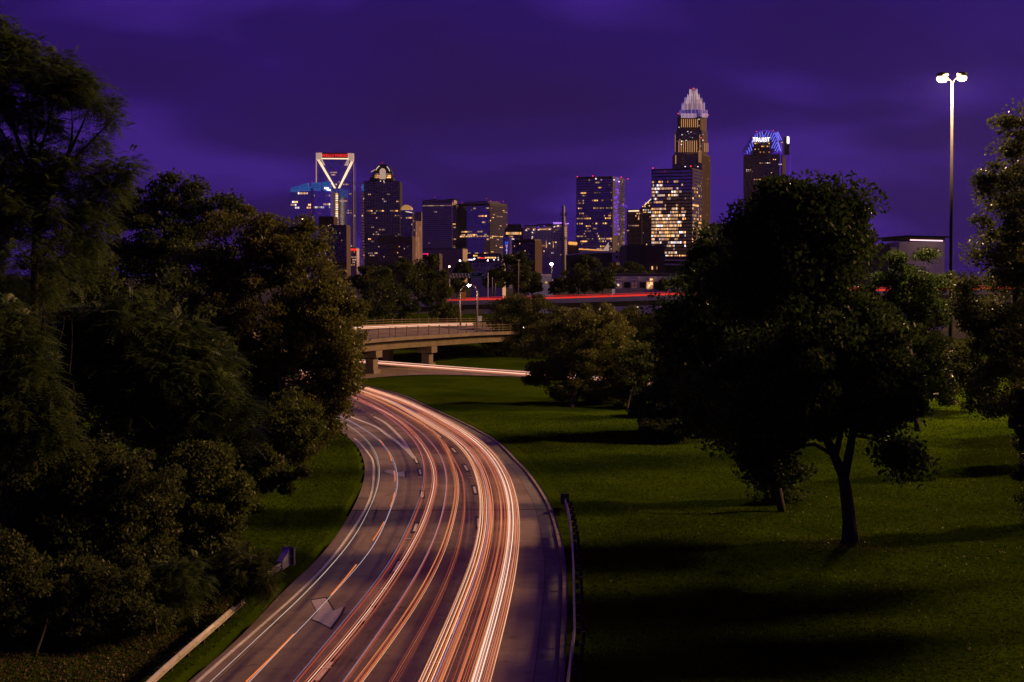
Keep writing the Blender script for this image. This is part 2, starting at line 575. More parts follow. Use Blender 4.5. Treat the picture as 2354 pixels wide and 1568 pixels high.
# painted arrows
def arrow(px, grow, thin=None):
    c = sum((G(*p) for p in px), Vector()) / len(px)
    m2 = MB(); m3 = MB()
    q = [G(*p) for p in px]
    m2.poly([(v.x, v.y, ZM) for v in q])
    m3.poly([(c.x + (v.x - c.x) * grow + .05, c.y + (v.y - c.y) * grow - .03, ZM - .005) for v in q])
    m3.build('lane_arrow_outline', M['paint_black'], road)
    return m2.build('lane_arrow', M['paint_worn'], road)
C4 = lambda x, y: (437.5 + x * .3717, 1181 + y * .3717)
C3 = lambda x, y: (700 + x * .2602, 840 + y * .2602)
arrow([C4(748, 540), C4(838, 525), C4(885, 605), C4(948, 580), C4(925, 630), C4(865, 710), C4(800, 675), C4(750, 655), C4(786, 615)], 1.1)
arrow([C3(700, 937), C3(755, 925), C3(830, 947), C3(882, 940), C3(886, 990), C3(790, 972), C3(715, 948)], 1.1)
# reflective lane markers and small litter on the road
for p in [C4(1353, 162), C4(1197, 470), C4(842, 960), C4(1520, 928), C4(1772, 146), C3(1463, 997), C3(1024, 1000)]:
    g = G(*p); m2 = MB(); m2.bx(g.x - .16, g.x + .16, g.y - .05, g.y + .05, ZM, ZM + .03); m2.build('lane_marker', M['paint'], road)

# kerbs and gutter
def side_offset(pts, d):
    t = np.gradient(pts[:, :2], axis=0); t /= np.linalg.norm(t, axis=1)[:, None]
    n = np.stack((t[:, 1], -t[:, 0]), 1)          # to the right of travel
    return pts[:, :2] + n * d
def sgn(pts, other):
    o = side_offset(pts, 1.0)
    k = len(pts) * 3 // 4
    return 1 if np.linalg.norm(o[k] - other[k, :2]) > np.linalg.norm(pts[k, :2] - other[k, :2]) else -1
sL, sR = sgn(Lst, Redge), sgn(Redge, Lst)
def kerb(name, pts, s, w, h, seg=18):
    k = bpy.data.objects.new(name, None); COL.objects.link(k); k['kind'] = 'structure'
    a = side_offset(pts, s * .0); b = side_offset(pts, s * w)
    fine_a = resample(np.c_[a, np.zeros(len(a))], 400); fine_b = resample(np.c_[b, np.zeros(len(b))], 400)
    st = 8
    for i in range(0, 399 - st, st):
        m2 = MB()
        ia = list(range(i, i + st + 1))
        A = [tuple(fine_a[j][:2]) for j in ia]; B = [tuple(fine_b[j][:2]) for j in ia]
        B2 = [tuple(np.array(q) * .35 + np.array(p) * .65) for p, q in zip(A, B)]
        hz = h + random.uniform(-.006, .006)
        m2.strip([(*p, -.1) for p in A], [(p[0] * .9 + q[0] * .1, p[1] * .9 + q[1] * .1, hz) for p, q in zip(A, B)])
        m2.strip([(p[0] * .9 + q[0] * .1, p[1] * .9 + q[1] * .1, hz) for p, q in zip(A, B)], [(*p, hz - .01) for p in B])
        m2.build('kerb_stone', M['kerb'], k)
    return k
kerb('kerb_left', Lst, sL, .55, .15)
kerb('kerb_right', Redge, sR, .28, .10)

# ------------------------------------------------------------------ second carriageway, beyond the lawn
X1 = lambda x, y: (787.5 + x * .223, 630 + y * .223)
near2 = cr([G(*p) for p in [(700, 885), (780, 878), (832, 872), (890, 866), (943.6, 863), (1010.5, 862), (1195.6, 866.4), (1290, 872), (1400, 880), (1560, 893), (1800, 914)]], 80)
far2 = cr([G(*p) for p in [(700, 822), (780, 827), (850, 830), (900, 832), (960, 837), (1060, 845), (1250, 854), (1330, 859), (1440, 866), (1600, 877), (1830, 893)]], 80)
r2 = bpy.data.objects.new('road', None); COL.objects.link(r2); r2['kind'] = 'structure'
for j in range(0, 79, 2):
    for k in range(3):
        e0, e1 = k / 3 + .002, (k + 1) / 3 - .002
        ids = [j, j + 1, min(j + 2, 79)]
        m2 = MB()
        m2.strip([(*(near2[i] * (1 - e1) + far2[i] * e1)[:2], .03) for i in ids], [(*(near2[i] * (1 - e0) + far2[i] * e0)[:2], .03) for i in ids])
        m2.build('concrete_slab', M['concrete_road'], r2)

# ------------------------------------------------------------------ ground
poly = np.vstack((Lst[:, :2], Redge[::-1, :2]))
def inside(pts, pg):
    x, y = pts[:, 0], pts[:, 1]
    r = np.zeros(len(pts), bool)
    x0, y0 = pg[-1]
    for x1, y1 in pg:
        c = ((y1 > y) != (y0 > y)) & (x < (x0 - x1) * (y - y1) / (y0 - y1 + 1e-12) + x1)
        r ^= c
        x0, y0 = x1, y1
    return r
bank_l = resample(Lst, 300)[:, :2]; bank_r = resample(Redge, 300)[:, :2]
def dist(pts, line):
    out = np.empty(len(pts))
    for i in range(0, len(pts), 4000):
        out[i:i + 4000] = np.sqrt(((pts[i:i + 4000, None, :] - line[None]) ** 2).sum(2)).min(1)
    return out
def terrain(x, y):
    """height of the ground beside the road"""
    pts = np.stack((np.atleast_1d(np.asarray(x, float)), np.atleast_1d(np.asarray(y, float))), 1)
    ins = inside(pts, poly)
    dl, dr = dist(pts, bank_l), dist(pts, bank_r)
    left = dl < dr
    d = np.minimum(dl, dr)
    z = np.where(d < .9, .03 + .06 * (d / .9), .09 + .03 * np.minimum(1, (d - .9) / 4))
    z = z + np.where(left & (pts[:, 1] < 120), .11 * np.clip(d - 4.0, 0, 26), 0)
    z = z + np.where(~left, .035 * np.clip(pts[:, 0] - 16, 0, 60) * np.clip((pts[:, 1] - 20) / 60, 0, 1.4), 0)
    z = z + np.where(d > 3, .10 * np.sin(pts[:, 0] * .31 + 1.3) * np.sin(pts[:, 1] * .23) + .05 * np.sin(pts[:, 0] * .9 + pts[:, 1] * .7), 0)
    r2d = np.minimum(dist(pts, near2[:, :2]), dist(pts, far2[:, :2]))
    in2 = inside(pts, np.vstack((near2[:, :2], far2[::-1, :2])))
    z = np.where(in2 | (pts[:, 1] > 235), -.25, np.where(r2d < 14, np.minimum(z, -.02 + np.maximum(0, (r2d - 3) * .05)), z))
    z = np.where(ins, -.30, z)
    return z
def tz(x, y):
    return float(terrain([x], [y])[0])
gx = np.concatenate((np.linspace(-150, -62, 45), np.linspace(-60, 62, 245), np.linspace(64, 150, 44)))
gy = np.concatenate((np.linspace(12, 120, 217), np.linspace(121, 262, 120)))
XX, YY = np.meshgrid(gx, gy)
ZZ = terrain(XX.ravel(), YY.ravel())
nx, ny = len(gx), len(gy)
me = bpy.data.meshes.new('lawn')
idx = np.arange(nx * ny).reshape(ny, nx)
fc = np.stack((idx[:-1, :-1], idx[:-1, 1:], idx[1:, 1:], idx[1:, :-1]), 2).reshape(-1, 4)
me.vertices.add(nx * ny); me.vertices.foreach_set('co', np.stack((XX.ravel(), YY.ravel(), ZZ), 1).astype(np.float32).ravel())
me.loops.add(fc.size); me.loops.foreach_set('vertex_index', fc.astype(np.int32).ravel())
me.polygons.add(len(fc)); me.polygons.foreach_set('loop_start', np.arange(0, fc.size, 4, dtype=np.int32))
me.update(calc_edges=True); me.materials.append(M['grass'])
me.polygons.foreach_set('use_smooth', [True] * len(me.polygons))
link('lawn', me, kind='structure')
mb = MB(); mb.quad((-2200, -200, -.6), (2200, -200, -.6), (2200, 3200, -.6), (-2200, 3200, -.6))
mb.build('ground', M['cityground'], kind='structure')
# verges that follow the kerbs
for nm, pts, s, w0 in (('verge_left', Lst, sL, .5), ('verge_right', Redge, sR, .26)):
    m2 = MB()
    a = side_offset(pts, s * w0); b = side_offset(pts, s * 1.6)
    n_off = side_offset(pts, s * .9)
    m2.strip([(*p, .13) for p in a], [(*p, .12) for p in n_off])
    m2.strip([(*p, .12) for p in n_off], [(*p, .05) for p in b])
    m2.build(nm, M['grass'], kind='structure')

# grass blades over the part of the lawn near enough to show them
def blades(n, xr, yr, name, hmin=.08, hmax=.2, wide=.035, power=1.0, mat='blade', extra=None):
    u = RNG.random(n) ** power
    y = yr[0] + (yr[1] - yr[0]) * u
    x = xr[0] + (xr[1] - xr[0]) * RNG.random(n)
    keep = np.abs(x) < .40 * y + 3
    x, y = x[keep], y[keep]
    pts = np.stack((x, y), 1)
    ok = ~inside(pts, poly) & (np.minimum(dist(pts, bank_l), dist(pts, bank_r)) > .45)
    if extra is not None:
        ok &= extra(x, y)
    x, y = x[ok], y[ok]
    z = terrain(x, y)
    z = np.maximum(z, np.where(np.minimum(dist(np.stack((x, y), 1), bank_l), dist(np.stack((x, y), 1), bank_r)) < 1.3, .1, -1))
    m = len(x)
    h = hmin + (hmax - hmin) * RNG.random(m) ** 2
    an = RNG.random(m) * 2 * np.pi
    w = wide * (.6 + .8 * RNG.random(m))
    dx, dy = np.cos(an) * w, np.sin(an) * w
    lx, ly = RNG.normal(0, .5, m) * h, RNG.normal(0, .5, m) * h
    V = np.empty((m, 4, 3))
    V[:, 0] = np.stack((x - dx, y - dy, z - .02), 1)
    V[:, 1] = np.stack((x + dx, y + dy, z - .02), 1)
    V[:, 2] = np.stack((x + lx + dx * .3, y + ly + dy * .3, z + h), 1)
    V[:, 3] = np.stack((x + lx - dx * .3, y + ly - dy * .3, z + h), 1)
    return quads_np(name, V, M[mat], kind='stuff')
blades(330000, (-30, 50), (38, 140), 'grass', .03, .075, .05, 1.2)

# ------------------------------------------------------------------ light trails of the traffic: glowing streaks above the lanes
def tmat(name, c, s):
    return emit(name, c, s, sampling='AUTO', base=(.02, .02, .02))
T = {
    'softwhite': tmat('headlight_soft_white', (.95, .78, .76), .6),
    'white': tmat('headlight_white', (1.0, .70, .54), 1.45),
    'cream': tmat('headlight_cream', (1.0, .62, .34), 1.25),
    'pink': tmat('headlight_pink', (1.0, .31, .16), .72),
    'peach': tmat('headlight_peach', (1.0, .29, .085), .72),
    'lilac': tmat('headlight_lilac', (.60, .45, .90), .50),
    'orange': tmat('indicator_orange', (1.0, .22, .02), .85),
    'rust': tmat('tail_rust', (.85, .10, .025), .46),
    'red': tmat('tail_red', (1.0, .035, .015), .75),
    'brightred': tmat('tail_bright_red', (1.0, .05, .015), .9),
    'yellow': tmat('headlight_yellow', (1.0, .85, .42), .6),
}
def trail(label, px, fil, z=.62, n=90, name='light_trail', group=None, pts=None, cat='light trail'):
    """fil: (material, sideways offset in metres, height offset, radius)"""
    base = cr([G(*p, z) for p in px], n) if pts is None else np.asarray(pts)
    base = base.copy()
    for _ in range(14):
        base[1:-1] = (base[:-2] + 2 * base[1:-1] + base[2:]) / 4
    t = np.gradient(base[:, :2], axis=0); t /= np.linalg.norm(t, axis=1)[:, None] + 1e-9
    nn = np.stack((t[:, 1], -t[:, 0], np.zeros(len(t))), 1)
    root = thing(name, label, cat, tuple(base[len(base) // 2]), group)
    by = {}
    for m, o, dz, r in fil:
        by.setdefault(m, []).append((o, dz, r))
    for m, l in by.items():
        mb = MB()
        for o, dz, r in l:
            ph = random.random() * 6.28
            wob = np.sin(np.linspace(0, 9, len(base)) + ph)[:, None] * nn * .02
            q = base + nn * o + wob + np.array((0, 0, dz))
            mb.tube(q, r * (.45 if name == 'light_trail' and group is None else 1), 4)
        mb.build(m + '_streak', T[m], root)
    return root
def fan(m, n, lo, hi, r, z=.15):
    return [(m, random.uniform(lo, hi) * .5, random.uniform(-z, z), r * random.uniform(.6, 1.3)) for _ in range(n)]
A1 = [(640, 912), (720, 935), (783, 967.5), (817, 988), (845.7, 1014), (864, 1040), (871.7, 1069), (873.8, 1090), (869, 1121), (856, 1157), (825, 1220), (809, 1244), (746, 1318.5), (660.5, 1404), (597, 1460), (512, 1541.5), (486, 1567), (380, 1660)]
A2 = [(640, 906), (728.6, 936), (778, 954.5), (814.5, 972.7), (856, 998.7), (887, 1027), (905.6, 1058.6), (914.7, 1090), (916, 1116), (908, 1147), (892.5, 1188.7), (877, 1222.5), (865, 1251.6), (820, 1307), (761, 1370.6), (697.7, 1437.5), (623, 1512), (575, 1567.6), (470, 1672)]
B1 = [(690, 878), (767.7, 901), (804, 913), (845.7, 931), (882, 952), (913, 975), (942, 1001), (963, 1030), (974.5, 1061), (977, 1090), (976, 1121), (968, 1152), (955, 1181), (939, 1220), (894.7, 1307), (842.7, 1374), (772, 1460), (694, 1556), (610, 1655)]
B2 = [(690, 872), (786, 901), (825, 918), (866.5, 936), (905.5, 957), (934, 978), (960, 1004), (981, 1032.5), (995, 1061), (1002, 1087), (1002, 1116), (994, 1147), (983.6, 1183.5), (968, 1222), (920.7, 1307), (872, 1378), (824, 1445), (768, 1508), (720, 1564), (640, 1655)]
B3 = [(700, 868), (800, 899), (845, 916), (882, 936), (924, 962), (960, 986), (989, 1012), (1012, 1043), (1024, 1071.6), (1028, 1097.6), (1026.6, 1131), (1018.8, 1175.7), (1004.5, 1222.5), (987.6, 1266.5), (946.8, 1341), (902, 1411.5), (846.4, 1489.5), (794, 1564), (720, 1665)]
B4 = [(700, 864), (800, 893), (880, 926), (929, 952), (970.6, 975), (1004.5, 1001), (1028, 1038), (1041, 1071.6), (1050, 1103), (1050, 1136.6), (1043.5, 1175.7), (1030.5, 1222.5), (1017.4, 1266.5), (980, 1341), (935.6, 1415), (883.5, 1486), (824, 1564), (745, 1665)]
B5 = [(1020, 1012), (1035, 1038), (1048.7, 1064), (1061.7, 1090), (1068, 1126), (1067, 1178), (1060.4, 1222.5), (1054.5, 1255), (1028.5, 1330), (995, 1404), (954, 1478), (902, 1567.6), (850, 1655)]
Ca = [(690, 858), (791, 889), (856, 908), (913, 934), (960, 962), (1007, 991), (1046, 1017), (1072, 1045.6), (1090, 1082), (1099.5, 1116), (1104.6, 1152), (1104.6, 1191), (1100.7, 1222.5), (1097, 1250), (1080.5, 1303.7), (1051, 1374), (1017, 1456), (973, 1552.7), (920, 1665)]
Cz = [(690, 850), (799, 876), (845.7, 892), (903, 910), (960, 931), (1012, 957), (1064, 986), (1106, 1014), (1142, 1048), (1168, 1087), (1184, 1126), (1192, 1165), (1194, 1217), (1192, 1255), (1181, 1337), (1162, 1422.6), (1143.7, 1497), (1125, 1564), (1100, 1665)]
trail('thin cream streak nearest the left kerb of the curving road', A1, [('softwhite', 0, 0, .028), ('yellow', .05, -.05, .014)])
trail('thin pale streak along the left lane beside the orange dashes', A2, [('softwhite', 0, 0, .028), ('lilac', .06, -.04, .022)])
trail('faint rust and pink streak at the left of the middle lane', B1, [('pink', 0, 0, .02), ('lilac', .05, .1, .018), ('rust', -.05, .1, .03)] + fan('rust', 5, -.28, .2, .014))
trail('wide pink streak with a white core in the left of the middle lane', B2, [('white', .1, 0, .022), ('pink', -.05, .06, .03), ('pink', .2, .02, .02)] + fan('pink', 4, -.3, .3, .014) + fan('rust', 7, -.42, .4, .016))
trail('thin lilac pink streak down the centre of the middle lane', B3, [('lilac', .04, 0, .02), ('pink', 0, .02, .018)] + fan('rust', 4, -.2, .2, .013))
trail('wide salmon streak with a cream edge in the right of the middle lane', B4, [('pink', -.1, 0, .03), ('peach', .06, .05, .026), ('cream', -.18, 0, .014)] + fan('peach', 5, -.28, .32, .015) + fan('rust', 5, -.35, .4, .015))
trail('short thin orange streak crossing the right lane line', B5, [('peach', 0, 0, .016), ('rust', .08, .02, .02)] + fan('rust', 3, -.2, .2, .012))
ca = cr([G(*p, .62) for p in Ca], 90); cz = cr([G(*p, .62) for p in Cz], 90)
def mid(k):
    return ca * (1 - k) + cz * k
bund = [
    ('pale streak at the left edge of the bright right lane bundle', .02, [('peach', 0, 0, .03), ('cream', .05, .05, .024), ('rust', -.12, 0, .03)] + fan('pink', 5, -.25, .2, .014)),
    ('amber streak in the left strand of the right lane bundle', .13, [('orange', 0, -.05, .03), ('cream', .1, .05, .03), ('white', .2, .1, .016)] + fan('peach', 6, -.3, .35, .016)),
    ('blue grey streak in the left strand of the right lane bundle', .22, [('lilac', 0, .1, .03), ('white', .1, .05, .022)] + fan('peach', 5, -.3, .3, .016)),
    ('broad orange streak that starts half way down the right lane', .33, [('peach', 0, .1, .035), ('orange', .06, 0, .024), ('rust', .22, 0, .03)] + fan('pink', 6, -.3, .35, .016)),
    ('dim rust streak in the dark gap of the right lane bundle', .475, [('rust', 0, 0, .018)] + fan('rust', 2, -.2, .2, .012)),
    ('red streak at the left of the outermost strand', .60, [('rust', -.1, 0, .04), ('red', 0, .2, .014), ('pink', .1, 0, .024)] + fan('peach', 5, -.2, .35, .016)),
    ('cream streak in the middle of the outermost strand', .76, [('cream', 0, 0, .034), ('peach', .12, .1, .03)] + fan('pink', 6, -.3, .3, .018) + fan('white', 2, -.2, .2, .014)),
    ('brightest white streak of the outermost strand', .86, [('white', 0, .05, .04), ('white', .14, 0, .022), ('lilac', .22, -.1, .022)] + fan('pink', 7, -.3, .3, .018)),
    ('peach streak on the outer edge nearest the right gutter', .96, [('peach', 0, 0, .028), ('cream', -.1, 0, .024), ('rust', .1, -.2, .026)] + fan('pink', 5, -.3, .12, .015)),
]
for lab, k, fil in bund:
    q = mid(k)
    if 'starts half' in lab:
        q = q[34:]
    trail(lab, None, fil, pts=q)
# blinking indicator of the car in the left lane: seven separate dashes of light
for (a, b), w in zip([((871.7, 1010.4), (883.4, 1024.7)), ((893, 1040), (900, 1059)), ((905.6, 1082), (908, 1105.4)), ((906.9, 1132.7), (898, 1164)), ((882.7, 1200), (857.5, 1242)), ((819, 1298), (761, 1367.6)), ((675.4, 1458), (565.7, 1567.6))],
                   ['farthest and shortest', 'second farthest', 'third farthest beside the far painted arrow', 'middle', 'third nearest', 'second nearest above the large painted arrow', 'nearest and longest']):
    mb = MB()
    mb.tube([G(*a, .62), (G(*a, .62) + G(*b, .62)) / 2 + Vector((.03, 0, .01)), G(*b, .62)], .03, 6)
    o = mb.build('indicator_streak', T['orange'])
    tag(o, 'orange blinking indicator streak in the left lane, ' + w, 'light trail', 'blinking orange streaks in the left lane')
# second carriageway
tr2 = [(780, 829), (852, 832.5), (876.7, 834.5), (966, 841.5), (1077, 850), (1189, 858), (1273.6, 864.5), (1400, 875), (1560, 889)]
trail('broad white headlight streak on the straight road behind the lawn', tr2, [('white', 0, 0, .10), ('pink', .3, .1, .08), ('white', -.25, .25, .06), ('pink', .7, .3, .08)] + fan('pink', 7, -.6, 1.1, .05, .3), n=60)

# ------------------------------------------------------------------ guardrails
def guardrail(label, px, ztop, side, post_step, term_px=None):
    line = cr([G(*p, ztop) for p in px], 200)
    root = thing('guardrail', label, 'guardrail', (line[100][0], line[100][1], 0))
    t = np.gradient(line[:, :2], axis=0); t /= np.linalg.norm(t, axis=1)[:, None]
    n = np.stack((t[:, 1], -t[:, 0]), 1) * side          # away from the road
    prof = [(0, .0), (-.03, -.02), (-.08, -.07), (-.08, -.10), (-.01, -.135), (-.01, -.175), (-.08, -.21), (-.08, -.24), (-.03, -.29), (0, -.31)]
    tot = length(line); nseg = max(1, int(tot / 3.9))
    for s in range(nseg):
        i0, i1 = int(s / nseg * 199), min(199, int((s + 1) / nseg * 199) + 1)
        m2 = MB()
        for (a, za), (b, zb) in zip(prof[:-1], prof[1:]):
            m2.strip([(line[i][0] + n[i][0] * a, line[i][1] + n[i][1] * a, line[i][2] + za) for i in range(i0, i1 + 1)],
                     [(line[i][0] + n[i][0] * b, line[i][1] + n[i][1] * b, line[i][2] + zb) for i in range(i0, i1 + 1)])
        me = m2.mesh('rail', M['galv'], wloc(root))
        o = link('rail', me, root)
        md = o.modifiers.new('thick', 'SOLIDIFY'); md.thickness = .006
    pm = MB(); pm.bx(-.06, .06, -.07, .07, -.3, .6); pme = pm.mesh('post', M['wood'])
    bm_ = MB(); bm_.bx(-.06, .06, -.07, .07, -.13, .13); bme = bm_.mesh('blockout', M['wood'])
    bo = MB(); bo.ellipsoid((0, 0, 0), .022, .022, .022, 6, 4); bome = bo.mesh('bolt', M['darkmetal'])
    k = 1.0
    while k < tot - .5:
        i = int(k / tot * 199)
        p = line[i]; ang = math.atan2(t[i][1], t[i][0])
        for nm, me, d, z in (('post', pme, .31, 0.0), ('blockout', bme, .115, p[2] - .155), ('bolt', bome, -.03, p[2] - .155)):
            o = link(nm, me, root)
            o.location = Vector((p[0] + n[i][0] * d, p[1] + n[i][1] * d, z)) - root.location
            o.rotation_euler.z = ang
        k += post_step
    return root, line, n, t
Z6 = lambda x, y: ((360 + x * .16068) * .875, (1540 + y * .16068) * .875)
gl, line, n, t = guardrail('weathered steel guardrail on the left verge running out of the bottom of the picture', [(560, 1372), (500, 1424), (430, 1483), (365, 1540), (300, 1600), (200, 1690)], .8, 1, 1.9)
gr, line, n, t = guardrail('long curved guardrail on wooden posts between the right gutter and the dark lawn',
          [(1299.5, 1140), (1306, 1165), (1312.5, 1198.8), (1318, 1257), (1321, 1344.6), (1322.7, 1432), (1321, 1452.5), (1314, 1510), (1306.6, 1566), (1290, 1680)], .78, -1, 1.9)
# impact head at the far end of the right rail
def head(root, c, ang, w=.5, h=.62, d=.55):
    m2 = MB(); ca_, sa_ = math.cos(ang), math.sin(ang)
    u = Vector((ca_, sa_, 0)); v = Vector((-sa_, ca_, 0))
    o = Vector(c)
    m2.box(o - u * w / 2 - v * .03, u * w, v * .06, (0, 0, h))
    m2.box(o - u * w * .36 + v * .03 + Vector((0, 0, .06)), u * w * .72, v * d, (0, 0, h - .12))
    m2.build('end_terminal', M['darkmetal'], root)
a = line[0]
head(gr, (a[0] - .05, a[1] - .45, a[2] - .42), 0)
# left rail: the far piece with its boxy end terminal stands by the shrub
p0, p1, p2 = G(634, 1312, .62), G(655, 1290, .72), G(668, 1281, .8)
ter = thing('guardrail_end', 'boxy steel guardrail end with two dark openings in front of the left grass', 'guardrail end', (p2.x, p2.y, 0))
Zt = lambda x, y: ((680 + x * .10204) * .875, (1420 + y * .10204) * .875)
base = G(*Zt(830, 620), .3)
d = (base - G(*Zt(620, 770), .3)); d.z = 0; d.normalize()
sd = Vector((d.y, -d.x, 0))
m2 = MB()
q0 = G(*Zt(610, 770), .3)
m2.extrude([q0, q0 + d * 1.3, q0 + d * 1.3 + Vector((0, 0, .78)), q0 + Vector((0, 0, .42))], -sd * .3)
m2.build('shroud', M['galv'], ter)
m2 = MB()
fo = q0 + d * 1.32
for z0, hh in ((-.05, .06), (.37, .06), (.79, .06)):
    m2.box(fo - sd * .42 + Vector((0, 0, z0)), sd * .62, d * .06, (0, 0, hh))
for s_ in (-.42, .14):
    m2.box(fo + sd * s_ + Vector((0, 0, -.05)) - d * .003, sd * .06, d * .066, (0, 0, .9))
m2.build('front_frame', M['galv'], ter)
m2 = MB(); m2.box(fo - sd * .36 + d * .015, sd * .5, d * .02, (0, 0, .8)); m2.build('dark_opening', M['darkmetal'], ter)
m2 = MB(); m2.box(q0 - d * 2.4 + Vector((0, 0, .05)) - sd * .05, d * 2.4, -sd * .05, (0, 0, .14)); m2.box(q0 - d * 2.4 + Vector((0, 0, .24)) - sd * .05, d * 2.4, -sd * .05, (0, 0, .14)); m2.build('rail', M['galv'], ter)
for kk in (-1.6, .5):
    m2 = MB(); c = q0 + d * kk - sd * .2; m2.bx(c.x - .07, c.x + .07, c.y - .07, c.y + .07, -.2, .55); m2.build('post', M['wood'], ter)
# little dark cabinet-like marker posts by the left rail

# ------------------------------------------------------------------ ramp bridge over the second carriageway
def bridge_pt(x, y, Y):
    return P(x, y, Y)
NB = 60
bn = cr([P(x, y, Y) for x, y, Y in [(640, 812, 176), (740, 800, 182), (831, 787, 190), (930, 778.5, 200), (1030, 772.5, 211), (1107, 768, 222), (1200, 765, 236), (1330, 762, 255)]], NB)   # near deck edge, top of slab
t_ = np.gradient(bn[:, :2], axis=0); t_ /= np.linalg.norm(t_, axis=1)[:, None]
nb = np.stack((-t_[:, 1], t_[:, 0]), 1)
BW = 13.5
bf = np.c_[bn[:, :2] + nb * BW, bn[:, 2] + .95]
br = thing('ramp_bridge', 'concrete ramp bridge with open railings crossing low behind the curve of the road', 'bridge', tuple(bn[30]))
m2 = MB(); m2.strip(bn + [0, 0, 0], bf); m2.build('deck', M['concrete_road'], br)
m2 = MB()
m2.strip(bn + [0, 0, .28], bn - [0, 0, .22]); m2.strip(np.c_[bn[:, :2] + nb * .35, bn[:, 2] + .30], bn + [0, 0, .28]); m2.strip(bn - [0, 0, .22], np.c_[bn[:, :2] + nb * 1.0, bn[:, 2] - .22])
m2.build('deck_edge', M['concrete'], br)
m2 = MB()
for off in (.9, 4.5, 8.5, 12.5):
    a = np.c_[bn[:, :2] + nb * off, bn[:, 2] - .22 + .07 * off]
    m2.strip(a, a - [0, 0, 1.25]); m2.strip(a - [0, 0, 1.25], np.c_[a[:, :2] + nb * .5, a[:, 2] - 1.25]); m2.strip(np.c_[a[:, :2] + nb * .5, a[:, 2] - 1.25], np.c_[a[:, :2] + nb * .5, a[:, 2]])
m2.build('girder', M['weathered'], br)
m2 = MB(); m2.strip(bf + [0, 0, .5], bf - [0, 0, .3]); m2.strip(bf + [0, 0, .5], np.c_[bf[:, :2] + nb * .3, bf[:, 2] + .5]); m2.strip(np.c_[bf[:, :2] + nb * .3, bf[:, 2] + .5], np.c_[bf[:, :2] + nb * .3, bf[:, 2] - .3])
m2.build('far_parapet', M['concrete'], br)
def rails(line, heights, post, step, inset=0.15, sgn_=1):
    tot = length(line)
    for h in heights:
        m2 = MB(); m2.tube(np.c_[line[:, :2] + nb * inset * sgn_, line[:, 2] + h], .045, 5); m2.build('handrail', M['weathered'], br)
    pm = MB(); pm.bx(-.06, .06, -.06, .06, 0, max(heights) + .05)
    pme = pm.mesh('rail_post', M['weathered'])
    for k in np.arange(1, tot, step):
        i = int(k / tot * (len(line) - 1))
        q = Vector((line[i][0] + nb[i][0] * inset * sgn_, line[i][1] + nb[i][1] * inset * sgn_, line[i][2] + .26))
        o = link('rail_post', pme, br, loc=q - br.location); o.rotation_euler.z = math.atan2(t_[i][1], t_[i][0])
rails(bn, (.62, .98, 1.38), None, 2.9)
rails(bf, (.8, 1.15), None, 2.9, .15, 1)
def pier(px, py, off):
    """column with a stepped head"""
    i = int(np.argmin(np.linalg.norm(bn[:, :2] - np.array(P(px, 800, P(px, 800, 1).y * 0 + [190, 212][px > 900])[:2]), axis=1)))
    return i
for ii, px in enumerate((892, 1014)):
    i = int(np.argmin(np.abs([(b[0] / b[1]) * F + CX - px for b in bn])))
    for off, sc in ((2.2, 1.0), (9.0, 1.0)):
        c = np.array((*(bn[i][:2] + nb[i] * off), bn[i][2] - 1.47 + .07 * off))
        m2 = MB(); w = .62 * sc
        u = Vector((t_[i][0], t_[i][1], 0)); v = Vector((nb[i][0], nb[i][1], 0))
        cc = Vector(c)
        zb = -.3
        m2.box(Vector((cc.x, cc.y, zb)) - u * w - v * w, u * 2 * w, v * 2 * w, (0, 0, cc.z - 1.1 - zb))
        m2.box(Vector((cc.x, cc.y, zb)) - u * (w + .25) - v * (w + .25), u * 2 * (w + .25), v * 2 * (w + .25), (0, 0, .9))
        co_ = m2.build('column', M['concrete'], br)
        m2 = MB(); m2.box(Vector((cc.x, cc.y, cc.z - 1.1)) - u * (w + .2) - v * 1.2, u * 2 * (w + .2), v * 2.4, (0, 0, 1.12)); m2.build('column_head', M['concrete'], co_)
trb = [tuple(p) for p in np.c_[bn[:, :2] + nb * 9.6, bn[:, 2] + .68 + .65][6:46]]
trail('pinkish white headlight streak along the ramp bridge deck', None, [('white', 0, 0, .07), ('pink', .35, -.1, .06), ('pink', -.5, -.2, .06), ('cream', .1, -.2, .05)] + fan('pink', 6, -1.2, .9, .03, .25), pts=np.array(trb))

# ------------------------------------------------------------------ far overpass with its red tail-light streaks
on = cr([P(x, y, Y) for x, y, Y in [(900, 700, 352), (1000, 694, 346), (1055, 691, 342), (1250, 687.5, 332), (1400, 683, 326), (1545, 678.5, 320), (1700, 675, 314), (1900, 671, 306), (2150, 667, 298), (2420, 662, 290)]], 80)
t_ = np.gradient(on[:, :2], axis=0); t_ /= np.linalg.norm(t_, axis=1)[:, None]
no = np.stack((-t_[:, 1], t_[:, 0]), 1)
ov = thing('overpass', 'long concrete overpass carrying red tail light streaks across the middle distance', 'bridge', tuple(on[40]))
of = np.c_[on[:, :2] + no * 17, on[:, 2] + .15]
m2 = MB(); m2.strip(np.c_[on[:, :2], on[:, 2] - .75], np.c_[of[:, :2], of[:, 2] - .75]); m2.build('deck', M['concrete_road'], ov)
m2 = MB(); m2.strip(on, on - [0, 0, 1.05]); m2.strip(np.c_[on[:, :2] + no * .3, on[:, 2]], on); m2.strip(on - [0, 0, 1.05], np.c_[on[:, :2] + no * .6, on[:, 2] - 1.05]); m2.build('near_parapet', M['concrete_pale'], ov)
m2 = MB(); m2.strip(of, of - [0, 0, 1.0]); m2.strip(np.c_[of[:, :2] + no * .3, of[:, 2]], of); m2.build('far_parapet', M['concrete_pale'], ov)
m2 = MB()
